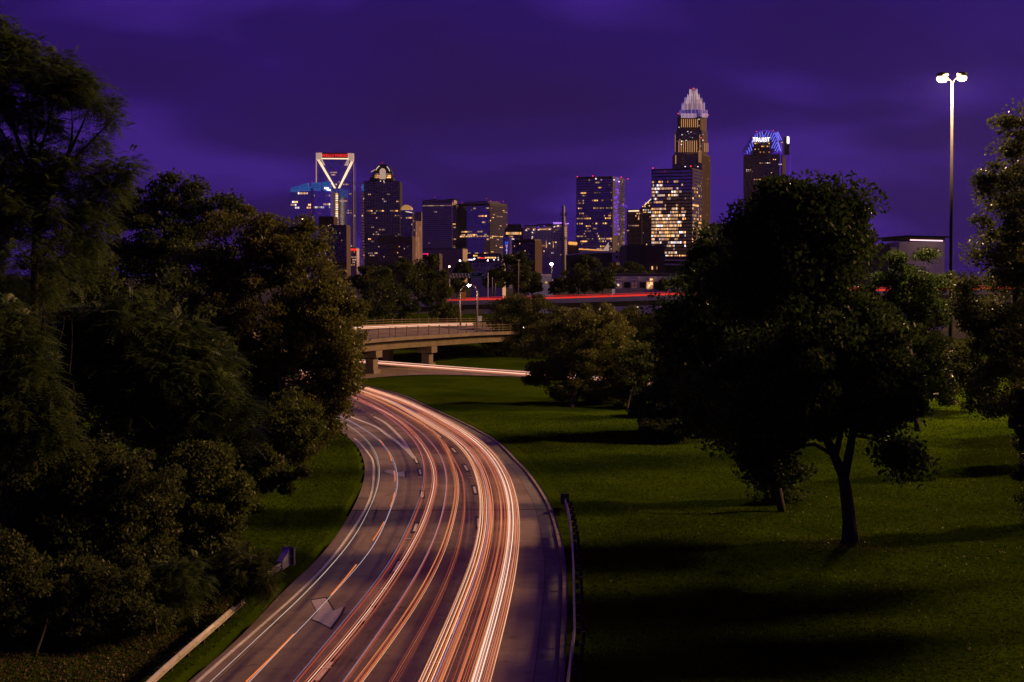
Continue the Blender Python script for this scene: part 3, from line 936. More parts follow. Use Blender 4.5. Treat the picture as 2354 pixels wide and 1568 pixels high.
for off in (.7, 5, 10, 15.5):
    a = np.c_[on[:, :2] + no * off, on[:, 2] - 1.05]
    m2.strip(a, a - [0, 0, 1.15]); m2.strip(a - [0, 0, 1.15], np.c_[a[:, :2] + no * .5, a[:, 2] - 1.15])
m2.build('girder', M['weathered'], ov)
pm = MB(); pm.bx(-.07, .07, -.07, .07, 0, .55); pme = pm.mesh('rail_post', M['galv'])
tot = length(on)
for k in np.arange(1, tot, 4.2):
    i = int(k / tot * 79); q = Vector((*(on[i][:2] + no[i] * .15), on[i][2])); link('rail_post', pme, ov, loc=q - ov.location)
m2 = MB(); m2.tube(np.c_[on[:, :2] + no * .15, on[:, 2] + .5], .05, 5); m2.build('handrail', M['galv'], ov)
for px in (1117, 1330, 1533, 1800, 2100):
    i = int(np.argmin(np.abs([(b[0] / b[1]) * F + CX - px for b in on])))
    for off in (2.5, 13):
        c = on[i][:2] + no[i] * off; zt = on[i][2] - 2.2
        m2 = MB(); m2.bx(c[0] - .55, c[0] + .55, c[1] - .55, c[1] + .55, -.6, zt - .9); m2.build('column', M['concrete_pale'], ov)
    a = Vector((*(on[i][:2] + no[i] * .8), zt - .9)); u = Vector((*t_[i], 0)); v = Vector((*no[i], 0))
    m2 = MB(); m2.box(a - u * .75, u * 1.5, v * 15, (0, 0, .95)); m2.build('pier_cap', M['concrete_pale'], ov)
for lab, off, h0, fil in (
        ('red tail light streak in the near lane of the far overpass', 3.5, .55, [('brightred', 0, 0, .11), ('red', .2, .25, .08)] + fan('red', 6, -.8, .8, .05, .35)),
        ('higher red tail light streak in the far lane of the far overpass', 9.5, .75, [('brightred', 0, .1, .10), ('red', .2, -.2, .09)] + fan('red', 6, -.8, .8, .05, .4))):
    q = np.c_[on[:, :2] + no * off, on[:, 2] - .75 + h0 + .3]
    trail(lab, None, fil, pts=q[7:], name='light_trail')

# ------------------------------------------------------------------ the tall mast with two lit lamps
mast_b = P(2183, 925, 152)
zb = tz(mast_b.x, mast_b.y)
mast_b = G(2183, 925, zb)
MY = mast_b.y
top = P(2189, 186, MY)
mast = thing('light_mast', 'tall steel light mast with two lit lamps at its top on the right lawn', 'street lamp', tuple(mast_b))
m2 = MB(); m2.tube([mast_b + Vector((0, 0, 5.2)), mast_b.lerp(top, .6) , top], [.2, .155, .11], 12); m2.build('pole', M['pole'], mast, smooth=True)
m2 = MB(); m2.tube([mast_b - Vector((0, 0, .3)), mast_b + Vector((0, 0, .5)), mast_b + Vector((0, 0, 5.2))], [.3, .3, .27], 12); m2.build('pole_sleeve', M['galv'], mast, smooth=True)
m2 = MB(); m2.tube([mast_b - Vector((0, 0, .4)), mast_b + Vector((0, 0, .12))], .75, 14); m2.build('footing', M['concrete'], mast)
M['lens'] = emit('lamp_lens', (1.0, .70, .42), 3.0)
for sx, hy, sz in ((-1, 1.0, 1.0), (1, -.6, .88)):
    m2 = MB(); e = top + Vector((sx * .85, hy * .3, .45))
    m2.tube([top + Vector((0, 0, -.15)), top + Vector((sx * .45, hy * .15, .42)), e + Vector((0, 0, .1))], .06, 6)
    arm = m2.build('arm', M['pole'], mast)
    m2 = MB(); m2.ellipsoid(e + Vector((0, 0, .17)), .6 * sz, .5 * sz, .26 * sz, 14, 8); m2.build('lamp_housing', M['darkmetal'], arm, smooth=True)
    m2 = MB(); m2.ellipsoid(e + Vector((0, 0, -.2)), .58 * sz, .46 * sz, .36 * sz, 14, 8); m2.build('lamp_lens', M['lens'], arm, smooth=True)
    pl_ = bpy.data.lights.new('lamp', 'POINT'); pl_.energy = MAST_LIGHT * (1.15 if sx < 0 else .9); pl_.color = SODIUM; pl_.shadow_soft_size = .3
    po_ = bpy.data.objects.new('lamp', pl_); COL.objects.link(po_); po_.parent = arm; po_.location = e + Vector((0, 0, -.9)) - wloc(arm)

# ------------------------------------------------------------------ pair of arched street lamps on the ramp bridge
M['lens_small'] = emit('small_lamp_lens', (1.0, .66, .32), 420, sampling='AUTO')
M['lens_off'] = solid('lamp_glass_off', (.25, .24, .22), .2)
for lab, pole_px, Y, arm_px, lit in (
        ('arched street lamp on the far side of the ramp bridge, unlit, left of the pair', [(1058.5, 748), (1057.3, 700), (1057, 671)], 224, [(1057, 671), (1060, 664), (1066, 659), (1073, 656.5)], False),
        ('arched street lamp with the glowing head, right of the pair on the ramp bridge', [(1096, 768), (1097, 700), (1097.3, 669)], 222, [(1097.3, 669), (1094.5, 661.5), (1088.5, 656), (1082, 654)], True)):
    b = P(*pole_px[0], Y)
    rt = thing('street_lamp', lab, 'street lamp', tuple(b), 'arched lamps on the ramp bridge')
    m2 = MB(); m2.tube([P(x, y, Y) for x, y in pole_px], [.15, .13, .11], 8); m2.build('pole', M['lamp_post'], rt, smooth=True)
    m2 = MB(); m2.tube(cr([P(x, y, Y) for x, y in arm_px], 10), .05, 6); a0 = P(pole_px[-1][0], pole_px[-1][1] + 6, Y); m2.tube([a0, P(arm_px[1][0] + (arm_px[2][0] - arm_px[1][0]) * .7, arm_px[1][1] - 1, Y)], .035, 5); m2.build('arm', M['lamp_post'], rt)
    e = P(*arm_px[-1], Y)
    s_ = 1 if not lit else -1
    m2 = MB(); m2.ellipsoid(e + Vector((s_ * .25, 0, 0)), .42, .18, .11, 10, 6); m2.build('lamp_housing', M['galv'], rt, smooth=True)
    m2 = MB(); m2.ellipsoid(e + Vector((s_ * .28, -.02, -.14)), .24, .17, .15, 10, 6); m2.build('lamp_lens', M['lens_small'] if lit else M['lens_off'], rt, smooth=True)

# thin poles, monopole, far star-bright lamp
def simple_pole(name, lab, cat, pts, Y, r, mat='pole', extra=None, group=None):
    b = P(*pts[0], Y)
    rt = thing(name, lab, cat, tuple(b), group)
    m2 = MB(); m2.tube([P(x, y, Y) for x, y in pts], r, 8); m2.build('pole', M[mat], rt, smooth=True)
    return rt
Z2 = lambda x, y: (1032.5 + x * .223, 595 + y * .223)
p = simple_pole('light_pole', 'slim purple grey pole with a curved top right of the green sign', 'pole', [Z2(445, 375), Z2(443, 190)], 380, .13, 'monopole')
m2 = MB(); m2.tube([P(*Z2(443, 190), 380), P(*Z2(438, 178), 380), P(*Z2(424, 168), 380)], .09, 5); m2.build('arm', M['pole'], p)
simple_pole('light_pole', 'short slim pole just right of the curved purple pole', 'pole', [Z2(476, 375), Z2(476, 250)], 384, .12, 'monopole')
p = simple_pole('light_pole', 'thin tall pole with a small flat head in front of the dark tree', 'pole', [Z2(713, 370), Z2(717, 20)], 345, .10, 'monopole')
m2 = MB(); c = P(*Z2(711, 14), 345); m2.ellipsoid(c, .55, .2, .12, 8, 5); m2.build('lamp_housing', M['galv'], p)
p = simple_pole('monopole', 'thick dark cellular monopole rising in front of the pale hotel', 'mast', [(1296, 672), (1295.5, 560), (1295, 473)], 560, [.95, .85, .62], 'monopole')
for yy in (497, 522, 552):
    m2 = MB(); c = P(1295, yy, 560)
    for k in range(6):
        an = k * math.pi / 3
        d = Vector((math.cos(an), math.sin(an), 0))
        m2.tube([c, c + d * 1.15 + Vector((0, 0, .5))], .06, 4)
        m2.bx(c.x + d.x * 1.15 - .13, c.x + d.x * 1.15 + .13, c.y + d.y * 1.15 - .08, c.y + d.y * 1.15 + .08, c.z + .1, c.z + 1.3)
    m2.build('antenna_ring', M['darkmetal'], p)
M['lens_star'] = emit('far_lamp_lens', (1.0, .80, .62), 800, sampling='AUTO')
rt = simple_pole('street_lamp', 'bright white street lamp glaring below the pale hotel left of the monopole', 'street lamp', [(1269, 660), (1268.5, 612)], 430, .08)
m2 = MB(); c = P(1268, 607.5, 430); m2.ellipsoid(c, .4, .4, .34, 12, 8); m2.build('lamp_lens', M['lens_star'], rt)
m2 = MB(); m2.ellipsoid(c + Vector((0, 0, .4)), .3, .3, .12, 12, 6); m2.build('lamp_housing', M['darkmetal'], rt)
M['tube_warm'] = emit('warm_glow_tube', (1.0, .62, .36), 1.1)
rt = simple_pole('glow_post', 'thin vertical strip of painted-in light in the dark under the far overpass', 'lamp', [(1465, 740), (1465, 725)], 345, .12)
m2 = MB(); m2.tube([P(1465, 724.5, 345), P(1465.3, 704, 345)], .2, 8); m2.build('glow_tube', M['tube_warm'], rt)  # glowing tube paints lamplight caught on a pole
# two lamps half seen through the tall tree on the left, and small far lamps
M['lens_far'] = emit('distant_lamp_lens', (1.0, .60, .30), 14)
M['lens_white'] = emit('distant_white_lamp', (1.0, .86, .85), 6)
for lab, x, y, Y, m, r in (('warm lamp glinting through the branches of the tall left tree', 213, 471, 170, 'lens_far', .22),
                           ('small amber lamp peeking out of the crown of the big round tree', 695.5, 502, 150, 'lens_far', .10),
                           ('round yellowish street light left of the green sign', 1033, 613, 560, 'lens_far', .33),
                           ('white street light at the foot of the beige block', 1057.5, 599.5, 700, 'lens_white', .45),
                           ('white street light before the parking deck', 1090.5, 595, 720, 'lens_white', .35),
                           ('small white lamp in the vines behind the low road', 1203.5, 841.5 - 89, 212, 'lens_white', .05),
                           ('white street light at the right corner of the parking deck', 1121.5, 599, 720, 'lens_white', .4)):
    rt = thing('street_lamp', lab, 'street lamp', tuple(P(x, y, Y)))
    c = P(x, y, Y)
    m2 = MB(); m2.ellipsoid(c, r, r, r, 8, 6); m2.build('lamp_lens', M[m], rt)
    m2 = MB(); m2.tube([c + Vector((0, r * 1.05, 0)), c + Vector((0, r * 1.05, -max(3.0, c.z * .85)))], max(.05, r * .25), 6); m2.build('pole', M['pole'], rt)

# green direction sign on its gantry, orange and small white sign
M['sign_green'] = solid('sign_green', (.015, .10, .085), .5, var=.05)
M['sign_white'] = emit('sign_lettering', (.5, .6, .75), .05, base=(.7, .7, .7))
YS = 420
gy_ = thing('gantry_sign', 'green highway direction sign with two lines and an arrow on a truss gantry', 'road sign', tuple(P(1098, 650, YS)))
a, b = P(1083, 641, YS), P(1114, 625.5, YS)
m2 = MB(); m2.bx(a.x, b.x, a.y, a.y + .12, a.z, b.z); m2.build('panel', M['sign_green'], gy_)
m2 = MB()
for x0, x1, z0, z1 in ((a.x + .06, b.x - .06, a.z + .06, a.z + .13), (a.x + .06, b.x - .06, b.z - .13, b.z - .06), (a.x + .06, a.x + .13, a.z + .13, b.z - .13), (b.x - .13, b.x - .06, a.z + .13, b.z - .13)):
    m2.bx(x0, x1, a.y - .025, a.y - .004, z0, z1)
m2.build('border', M['sign_white'], gy_)
text_mesh('lettering', 'Kings Dr', 1.35, .5, M['sign_white'], gy_, P(1094, 630, YS) - Vector((0, .01, 0)), (1, 0, 0), (0, 0, 1), .02)
text_mesh('lettering', 'McDowell St', 2.4, .42, M['sign_white'], gy_, P(1096, 636.5, YS) - Vector((0, .01, 0)), (1, 0, 0), (0, 0, 1), .02)
m2 = MB(); c = P(1109.5, 633, YS) - Vector((0, .02, 0)); m2.poly([c + Vector(v) for v in ((-.3, 0, -.35), (-.2, 0, -.42), (.16, 0, .08), (.26, 0, 0), (.3, 0, .42), (-.1, 0, .26), (.02, 0, .17))]); m2.build('arrow', M['sign_white'], gy_)
m2 = MB()
for yy in (629, 632.5, 636, 639):
    p0, p1 = P(1032, yy, YS + .6), P(1122, yy - 1, YS + .6); m2.tube([p0, p1], .1, 5)
for x in np.arange(1034, 1122, 7):
    m2.tube([P(x, 629, YS + .6), P(x + 3.5, 639, YS + .6)], .05, 4)
m2.build('truss', M['galv'], gy_)
for x in (1033, 1121):
    m2 = MB(); m2.tube([P(x, 690, YS + .6), P(x, 627, YS + .6)], .2, 8); m2.build('post', M['galv'], gy_)
M['sign_orange'] = emit('orange_sign_face', (1.0, .25, .04), .09, base=(.6, .2, .03))
sg = thing('work_sign', 'square orange work sign standing on the far overpass', 'road sign', tuple(P(1064, 686, 339)))
c = P(1064, 679, 339); m2 = MB(); m2.box(c + Vector((-.75, 0, -.75)), (1.5, 0, 0), (0, .05, 0), (0, 0, 1.5)); m2.build('panel', M['sign_orange'], sg)
m2 = MB(); m2.tube([c + Vector((0, .1, -1.9)), c + Vector((0, .1, .6))], .05, 5); m2.build('post', M['galv'], sg)
sg = thing('small_sign', 'small white sign plate on a post beside the overpass column', 'road sign', tuple(P(1103, 741, 232)))
c = P(1103, 732.6, 232); m2 = MB(); m2.bx(c.x - .33, c.x + .33, c.y, c.y + .03, c.z - .42, c.z + .42); m2.build('panel', M['paint'], sg)
m2 = MB(); m2.tube([c + Vector((0, .06, -1.5)), c + Vector((0, .06, .3))], .04, 5); m2.build('post', M['galv'], sg)

# ------------------------------------------------------------------ city buildings
def wallmat(name, c, rough=.75, spec=.3):
    return solid(name, c, rough, var=.1, scale=.05, spec=spec)
def glassmat(name, c, rough=.12, spec=.9, tint=None):
    m, nt, b = newmat(name)
    g = nd(nt, 'ShaderNodeNewGeometry')
    r = nd(nt, 'ShaderNodeValToRGB')
    r.color_ramp.elements[0].color = tuple(x * .7 for x in c) + (1,); r.color_ramp.elements[1].color = tuple(x * 1.3 for x in c) + (1,)
    nt.links.new(g.outputs['Random Per Island'], r.inputs['Fac'])
    nt.links.new(r.outputs['Color'], b.inputs['Base Color'])
    b.inputs['Roughness'].default_value = rough
    b.inputs['Metallic'].default_value = spec
    return m
W = {
    'navy': glassmat('navy_glass', (.48, .44, .58)), 'dark': glassmat('dark_glass', (.30, .26, .36)), 'blue': glassmat('blue_glass', (.62, .70, .95), .08),
    'mirror': glassmat('mirror_glass', (.62, .60, .75), .08), 'grey': wallmat('grey_precast', (.52, .44, .42)), 'beige': wallmat('beige_stone', (.36, .29, .26)),
    'brown': wallmat('brown_granite', (.075, .05, .055)), 'pale': wallmat('pale_stucco', (.58, .5, .5)), 'brick': wallmat('red_brick', (.045, .02, .02)),
    'black': wallmat('black_granite', (.022, .02, .026)), 'slate': wallmat('slate_cladding', (.055, .05, .065)), 'white': wallmat('white_cladding', (.7, .64, .66)), 'roof': wallmat('flat_roof', (.08, .07, .08)),
    'gunmetal': wallmat('gunmetal_mullion', (.10, .085, .115), .5),
}
L = {
    'warm': emit('warm_window', (1.0, .50, .19), 1.4, var=.75, c2=(1.0, .42, .14)),
    'amber': emit('amber_window', (1.0, .38, .08), 1.15, var=.7, c2=(1.0, .55, .2)),
    'pink': emit('rosy_window', (1.0, .45, .24), .62, var=.55, c2=(1.0, .62, .38)),
    'dim': emit('dim_window', (1.0, .44, .20), .36, var=.85, c2=(.8, .55, .5)),
    'white': emit('white_window', (1.0, .74, .52), 1.3, var=.7, c2=(.9, .8, 1.0)),
    'gold': emit('gold_glow', (1.0, .50, .16), .85, var=.4),  # glow on crown and walls in place of cast floodlight
    'cream': emit('cream_light_band', (1.0, .72, .46), 1.3),
    'beigeglow': emit('beige_painted_glow', (1.0, .66, .48), .42, base=(.4, .33, .27)),  # stone itself glows, painting the floodlight that falls on it
    'purple': emit('purple_light', (.23, .06, 1.0), .8, var=.6),
    'violet': emit('violet_light', (.55, .22, 1.0), 1.3, var=.4),
    'blue': emit('blue_crown_light', (.03, .16, .62), .42, var=.25),
    'neon': emit('blue_neon', (.15, .16, 1.0), 1.25, var=.35),
    'neonp': emit('violet_neon', (.12, .02, .75), .55, var=.5),
    'red': emit('red_sign', (1.0, .03, .02), 1.5), 'redbox': emit('red_sign_glow', (.75, .01, .02), .12), 'beacon': emit('red_beacon', (1.0, .03, .03), 2.2), 'magenta': emit('magenta_sign', (1.0, .02, .20), 1.0),
    'signwhite': emit('white_sign', (1.0, .93, .97), 2.4), 'hyblue': emit('blue_sign', (.06, .12, 1.0), 1.5), 'hypink': emit('lilac_sign', (.75, .5, 1.0), 1.4), 'hyglow': emit('sign_panel_glow', (.07, .03, .55), .12),
    'finglow': emit('fin_painted_glow', (1.0, .62, .70), .6, var=.5, c2=(.75, .55, 1.0)), 'finblue': emit('blue_fin_painted_glow', (.26, .16, .95), .36, var=.5, c2=(.6, .4, 1.0)), 'pier': emit('pier_painted_glow', (1.0, .46, .16), .6, var=.6),  # fins and piers glow in place of floodlight washing over them
    'crownglow': emit('crown_glow', (1.0, .58, .72), .22), 'crownviolet': emit('crown_violet_glow', (.30, .14, .9), .16),  # core glows to paint floodlight inside the crown
    'slot': emit('slot_painted_glow', (1.0, .40, .20), .40, var=.3),  # slots glow, with the uplighting put into their colour
}
UP = Vector((0, 0, 1))
class Tower:
    """a building: parts collected by name, then linked under one thing"""
    def __init__(s, name, label, cat, x, Y, group=None):
        s.root = thing(name, label, cat, tuple(P(x, HOR, Y).xy) + (0.0,), group)
        s.Y = Y; s.m = Y / F
        s.parts = {}
    def part(s, name, mat, kind=None):
        key = (name, mat.name) if kind else (name, len(s.parts))
        if key not in s.parts:
            s.parts[key] = (MB(), mat, kind)
        return s.parts[key][0]
    def z(s, y):
        return P(CX, y, s.Y).z
    def foot(s, x0, xs, x1, yaw, dY=0.0, depth=None):
        """footprint from pixel edges: left edge, near corner, right edge"""
        Y = s.Y + dY; m = Y / F
        c = Vector((*P(xs, HOR, Y).xy, 0))
        uL = Vector((-math.cos(yaw), math.sin(yaw), 0)); uR = Vector((math.sin(yaw), math.cos(yaw), 0))
        wl_ = (xs - x0) * m / math.cos(yaw)
        wr = depth if depth else max(6.0, (x1 - xs) * m / max(.05, math.sin(yaw)))
        return c, uL, wl_, uR, wr
    def block(s, ft, y0, y1, mat, name='wall', roof=True, z0=None):
        c, uL, a, uR, b = ft
        zt = s.z(y1); zb_ = -.6 if y0 is None else s.z(y0)
        if z0 is not None:
            zb_ = z0
        s.part(name, mat).box(c + UP * zb_, uL * a, uR * b, UP * (zt - zb_))
        if roof:
            s.part('roof', W['roof']).box(c + uL * .6 + uR * .6 + UP * (zt + .02), uL * (a - 1.2), uR * (b - 1.2), UP * .9)
        return ft
    def facade(s, ft, y0, y1, cols, rows, lit, side='L', fw=.72, fh=.6, glass='dark', proud=.12, slab=None, pier=None, edge=.3, frame=None):
        """panes in a grid; lit(c, r) -> a light name, None for dark glass, '' for nothing"""
        c, uL, a, uR, b = ft
        if side == 'L':
            o = c + uL * a; u = -uL; n = -uR; w = a
        else:
            o = c.copy(); u = uR; n = -uL; w = b
        zt, zb_ = s.z(y1), s.z(y0)
        o = o + u * edge; w -= 2 * edge
        cw, rh = w / cols, (zt - zb_) / rows
        for r_ in range(rows):
            for k in range(cols):
                q = lit(k, rows - 1 - r_)
                if q == '':
                    continue
                mat = L[q] if q else W[glass]
                nm = 'lit_window' if q else 'window'
                p0 = o + u * (cw * (k + (1 - fw) / 2)) + UP * (zb_ + rh * (r_ + (1 - fh) / 2)) + n * proud
                s.part(nm, mat, 'stuff').quad(p0, p0 + u * cw * fw, p0 + u * cw * fw + UP * rh * fh, p0 + UP * rh * fh)
        if slab:
            for r_ in range(rows + 1):
                s.part('floor_band', slab, 'stuff').box(o + UP * (zb_ + rh * r_ - rh * (1 - fh) * .48) + n * .02, u * w, n * .35, UP * rh * (1 - fh) * .96)
        if pier:
            for k in range(cols + 1):
                s.part('pier', pier, 'stuff').box(o + u * (cw * k - cw * (1 - fw) * .45) + UP * zb_ + n * .03, u * cw * (1 - fw) * .9, n * .5, UP * (zt - zb_))
    def beacon(s, x, y, r=.5, dY=-1):
        r *= .75
        s.part('beacon', L['beacon']).ellipsoid(P(x, y, s.Y + dY), r, r, r, 8, 6)
    def plate(s, pts, mat, name, dY=-1.0, th=1.0):
        """flat shape given in pixels, with thickness"""
        q = [P(x, y, s.Y + dY) for x, y in pts]
        s.part(name, mat, 'stuff' if name in ('violet_panel', 'lit_window', 'glow_slot') else None).extrude(q, (0, th, 0))
    def done(s):
        for (name, _), (mb, mat, kind) in s.parts.items():
            mb.build(name, mat, s.root, kind)
def rnd(p, names, seed=0):
    r = random.Random(seed)
    tab = {}
    def f(c, k):
        if (c, k) not in tab:
            tab[(c, k)] = r.choice(names) if r.random() < p else None
        return tab[(c, k)]
    return f
def rowlit(rows, base_p, names, seed=0):
    """rows: {row: chance}"""
    r = random.Random(seed)
    tab = {}
    def f(c, k):
        if (c, k) not in tab:
            p = rows.get(k, base_p)
            q = tab.get((c - 1, k), 0)
            if q == 0 or r.random() > .6:          # lit rooms come in runs
                q = r.choice(names) if r.random() < p else None
            elif q and r.random() < .3:
                q = r.choice(names)
            tab[(c, k)] = q
        return tab[(c, k)]
    return f
K1 = lambda x, y: (647.5 + x * .1786, 332.5 + y * .1786)       # first skyline crop -> photograph pixels
K2 = lambda x, y: (910 + x * .1786, 420 + y * .1786)
K3 = lambda x, y: (1260 + x * .1786, 367.5 + y * .1786)
K4 = lambda x, y: (1452.5 + x * .1451, 192.5 + y * .1451)
K5 = lambda x, y: (1452.5 + x * .1674, 367.5 + y * .1674)
K6 = lambda x, y: (1662.5 + x * .1339, 280 + y * .1339)
K7 = lambda x, y: (1925 + x * .1338, 507.5 + y * .1338)
K8 = lambda x, y: (1032.5 + x * .06695, 560 + y * .06695)
K9 = lambda x, y: (1137.5 + x * .0893, 507.5 + y * .0893)

# tower with the lit V and red sign
t = Tower('office_tower', 'glass tower with a lit V on its face and a red name sign on top', 'skyscraper', 770, 2600)
ft = t.foot(728, 811, 812, 0, 0, 60)
t.block(ft, None, 372, W['mirror'])
r1 = rowlit({4: .5, 8: .55, 9: .35, 13: .3, 14: .3, 17: .75, 21: .2, 24: .25, 28: .1, 33: .5, 35: .5}, .03, ['dim', 'dim', 'pink'], 3)
t.facade(ft, 590, 372, 24, 40, lambda c, k: r1(c, k) if (k > 8 or 8 < c < 16) else None, fw=.8, fh=.55, glass='mirror', edge=1.0)
t.plate([K1(440, 105), K1(520, 105), K1(520, 178), K1(490, 195), K1(440, 195)], L['beigeglow'], 'frame_corner', -3, 8)
t.plate([K1(850, 110), K1(926, 112), K1(926, 212), K1(880, 205), K1(850, 180)], L['beigeglow'], 'frame_corner', -3, 8)
t.plate([K1(500, 190), K1(522, 188), K1(556, 262), K1(530, 262)], L['beigeglow'], 'bracket', -2.5, 3)
t.plate([K1(848, 185), K1(872, 190), K1(850, 268), K1(805, 268)], L['beigeglow'], 'bracket', -2.5, 3)
t.plate([K1(520, 104), K1(850, 108), K1(850, 172), K1(520, 170)], W['black'], 'top_beam', -2, 7)
t.plate([K1(512, 172), K1(862, 174), K1(862, 190), K1(512, 186)], L['cream'], 'light_line', -3.2, .5)
for a, b in (((462, 195), (680, 560)), ((480, 192), (690, 560)), ((918, 215), (738, 560)), ((898, 212), (730, 560))):
    t.part('light_line', L['cream']).tube([P(*K1(*a), 2596.5), P(*K1(*b), 2596.5)], .85, 5)
t.part('light_line', L['pink']).tube([P(*K1(444, 190), 2596.5), P(*K1(444, 600), 2596.5)], .6, 5)
t.part('corner_edge', W['pale']).box(P(*K1(914, 1420), 2597), (2.2, 0, 0), (0, 3, 0), UP * (P(*K1(914, 210), 2597).z - P(*K1(914, 1420), 2597).z))
for k in range(15):
    y = 625 + k * 28.4
    t.plate([K1(694, y), K1(724, y), K1(724, y + (18 if k % 4 else 30)), K1(694, y + (18 if k % 4 else 30))], L['cream' if k % 4 else 'gold'], 'lit_window', -3, .5)
t.plate([K1(680, 600), K1(690, 600), K1(690, 1040), K1(680, 1040)], W['brown'], 'shaft_edge', -2.5, 2)
t.plate([K1(728, 600), K1(738, 600), K1(738, 1040), K1(728, 1040)], W['brown'], 'shaft_edge', -2.5, 2)
a, b = P(*K1(515, 165), 2597), P(*K1(858, 112), 2597)
text_mesh('sign_lettering', 'WELLS FARGO', (b.x - a.x), (b.z - a.z) * .62, L['red'], t.root, P(*K1(686, 140), 2596.6), (1, 0, 0), (0, 0, 1), .5)
t.plate([K1(513, 116), K1(858, 116), K1(858, 168), K1(513, 168)], L['redbox'], 'sign_box', -2.6, .3)
t.beacon(*K1(490, 101)); t.beacon(*K1(875, 105)); t.beacon(*K1(590, 462)); t.done()

# tower with the blue glowing crown
t = Tower('office_tower', 'glass office block with a slanted glowing blue crown and small white emblem', 'skyscraper', 715, 2480)
f1 = t.foot(667.5, 717, 720, .10, 0, 45); f2 = t.foot(721, 761, 762, .06, -6, 45)
t.block(f1, None, 441, W['blue'], roof=False); t.block(f2, None, 439, W['blue'], roof=False)
t.facade(f1, 560, 441, 14, 18, rowlit({0: .7, 4: .6, 5: .35, 3: .05}, .0, ['white', 'pink', 'warm'], 5), glass='blue', fw=.8, fh=.62, edge=.8)
t.facade(f2, 560, 440, 12, 18, rowlit({1: .15, 4: .6, 5: .65}, .0, ['white', 'warm', 'dim'], 6), glass='blue', fw=.8, fh=.62, edge=.8)
for q in ([(112, 555), (225, 528), (225, 598), (112, 604)], [(240, 518), (340, 492), (340, 590), (240, 596)], [(345, 540), (375, 540), (375, 590), (345, 590)],
          [(378, 492), (490, 486), (490, 590), (415, 588), (378, 540)], [(515, 480), (626, 474), (632, 612), (530, 590), (515, 560)]):
    c_ = [K1(*p) for p in q]
    t.plate(c_, L['blue'], 'crown_panel', -8, 12)
for q in ([(380, 520), (488, 516), (488, 522), (380, 526)], [(380, 550), (490, 546), (490, 552), (380, 556)], [(112, 572), (225, 552), (225, 557), (112, 577)], [(242, 540), (340, 520), (340, 525), (242, 545)]):
    t.plate([K1(*p) for p in q], W['navy'], 'crown_rib', -8.6, .5)
t.part('corner_edge', W['blue']).box(P(*K1(524, 920), 2470), (1.4, 0, 0), (0, 1.5, 0), UP * (P(*K1(524, 600), 2470).z - P(*K1(524, 920), 2470).z))
t.part('slot', W['navy']).box(P(*K1(376, 900), 2471), (28 * .1786 * 2480 / F, 0, 0), (0, 3, 0), UP * (P(*K1(376, 560), 2471).z - P(*K1(376, 900), 2471).z))
t.plate([K1(548, 560), K1(556, 542), K1(562, 556), K1(572, 570), K1(556, 574)], L['signwhite'], 'emblem', -9.2, .4)
for x0, x1, y0, y1 in ((576, 584, 546, 566), (588, 596, 552, 568), (600, 608, 552, 570), (578, 588, 574, 588), (592, 604, 576, 592), (608, 616, 577, 594), (620, 628, 574, 596)):
    t.plate([K1(x0, y0), K1(x1, y0), K1(x1, y1), K1(x0, y1)], L['signwhite'], 'sign_lettering', -9.2, .4)
t.beacon(*K1(392, 480), dY=-6); t.beacon(*K1(380, 862), dY=-11); t.beacon(*K1(482, 884), dY=-11); t.done()

# dark tower with the round arch on top
t = Tower('office_tower', 'dark stepped tower topped by a lit round arch', 'skyscraper', 876, 2400)
f = t.foot(838, 920, 921, 0.0, 0, 55)
t.block(f, None, 417, W['black'])
r = rowlit({5: .1, 8: .2, 12: .35, 13: .25, 14: .3, 15: .2, 20: .08, 22: .1, 25: .15, 27: .25}, .035, ['warm', 'dim', 'dim', 'dim', 'pink'], 9)
t.facade(f, 590, 417, 22, 32, r, glass='dark', fw=.66, fh=.55, edge=1.0, pier=W['gunmetal'])
f = t.foot(851, 904, 905, 0, 6, 40); t.block(f, 420, 407, W['black'])
f = t.foot(857, 900, 901, 0, 8, 36); t.block(f, 408, 400, W['black'], roof=False)
arc = [K1(1300 + 120 * math.cos(a), 392 - 145 * math.sin(a)) for a in np.linspace(0, math.pi, 19)]
t.plate(arc, W['black'], 'arch', 7, 34)
t.plate([K1(1262, 445)] + [K1(1300 - 40 * math.cos(a), 345 - 42 * math.sin(a)) for a in np.linspace(0, math.pi, 9)] + [K1(1338, 445)], L['beigeglow'], 'arch_window', 5.5, 1)
for a in list(np.linspace(.42, .95, 6)) + list(np.linspace(2.05, 2.6, 6)):
    x, y = K1(1300 + 98 * math.cos(a), 392 - 130 * math.sin(a)); t.part('arch_light', L['white']).ellipsoid(P(x, y, 2405), .7, .5, .7, 8, 5)
for x0 in (1196, 1342):
    for k in range(4):
        for j in range(3):
            t.plate([K1(x0 + k * 17, 372 + j * 21), K1(x0 + k * 17 + 14, 372 + j * 21), K1(x0 + k * 17 + 14, 372 + j * 21 + 16), K1(x0 + k * 17, 372 + j * 21 + 16)], L['warm' if j else 'dim'], 'lit_window', 5.4, .5)
for x in (1272, 1315): t.part('arch_light', L['white']).ellipsoid(P(*K1(x, 470), 2398), .9, .5, .9, 8, 5)
t.part('roof_bar', L['beigeglow']).tube([P(*K1(1150, 352), 2404), P(*K1(1202, 322), 2404)], .8, 5)
t.beacon(*K1(1296, 238), .8); t.done()
t = Tower('office_tower', 'narrow blue lit tower mostly hidden behind the arched dark tower', 'skyscraper', 835, 2700)
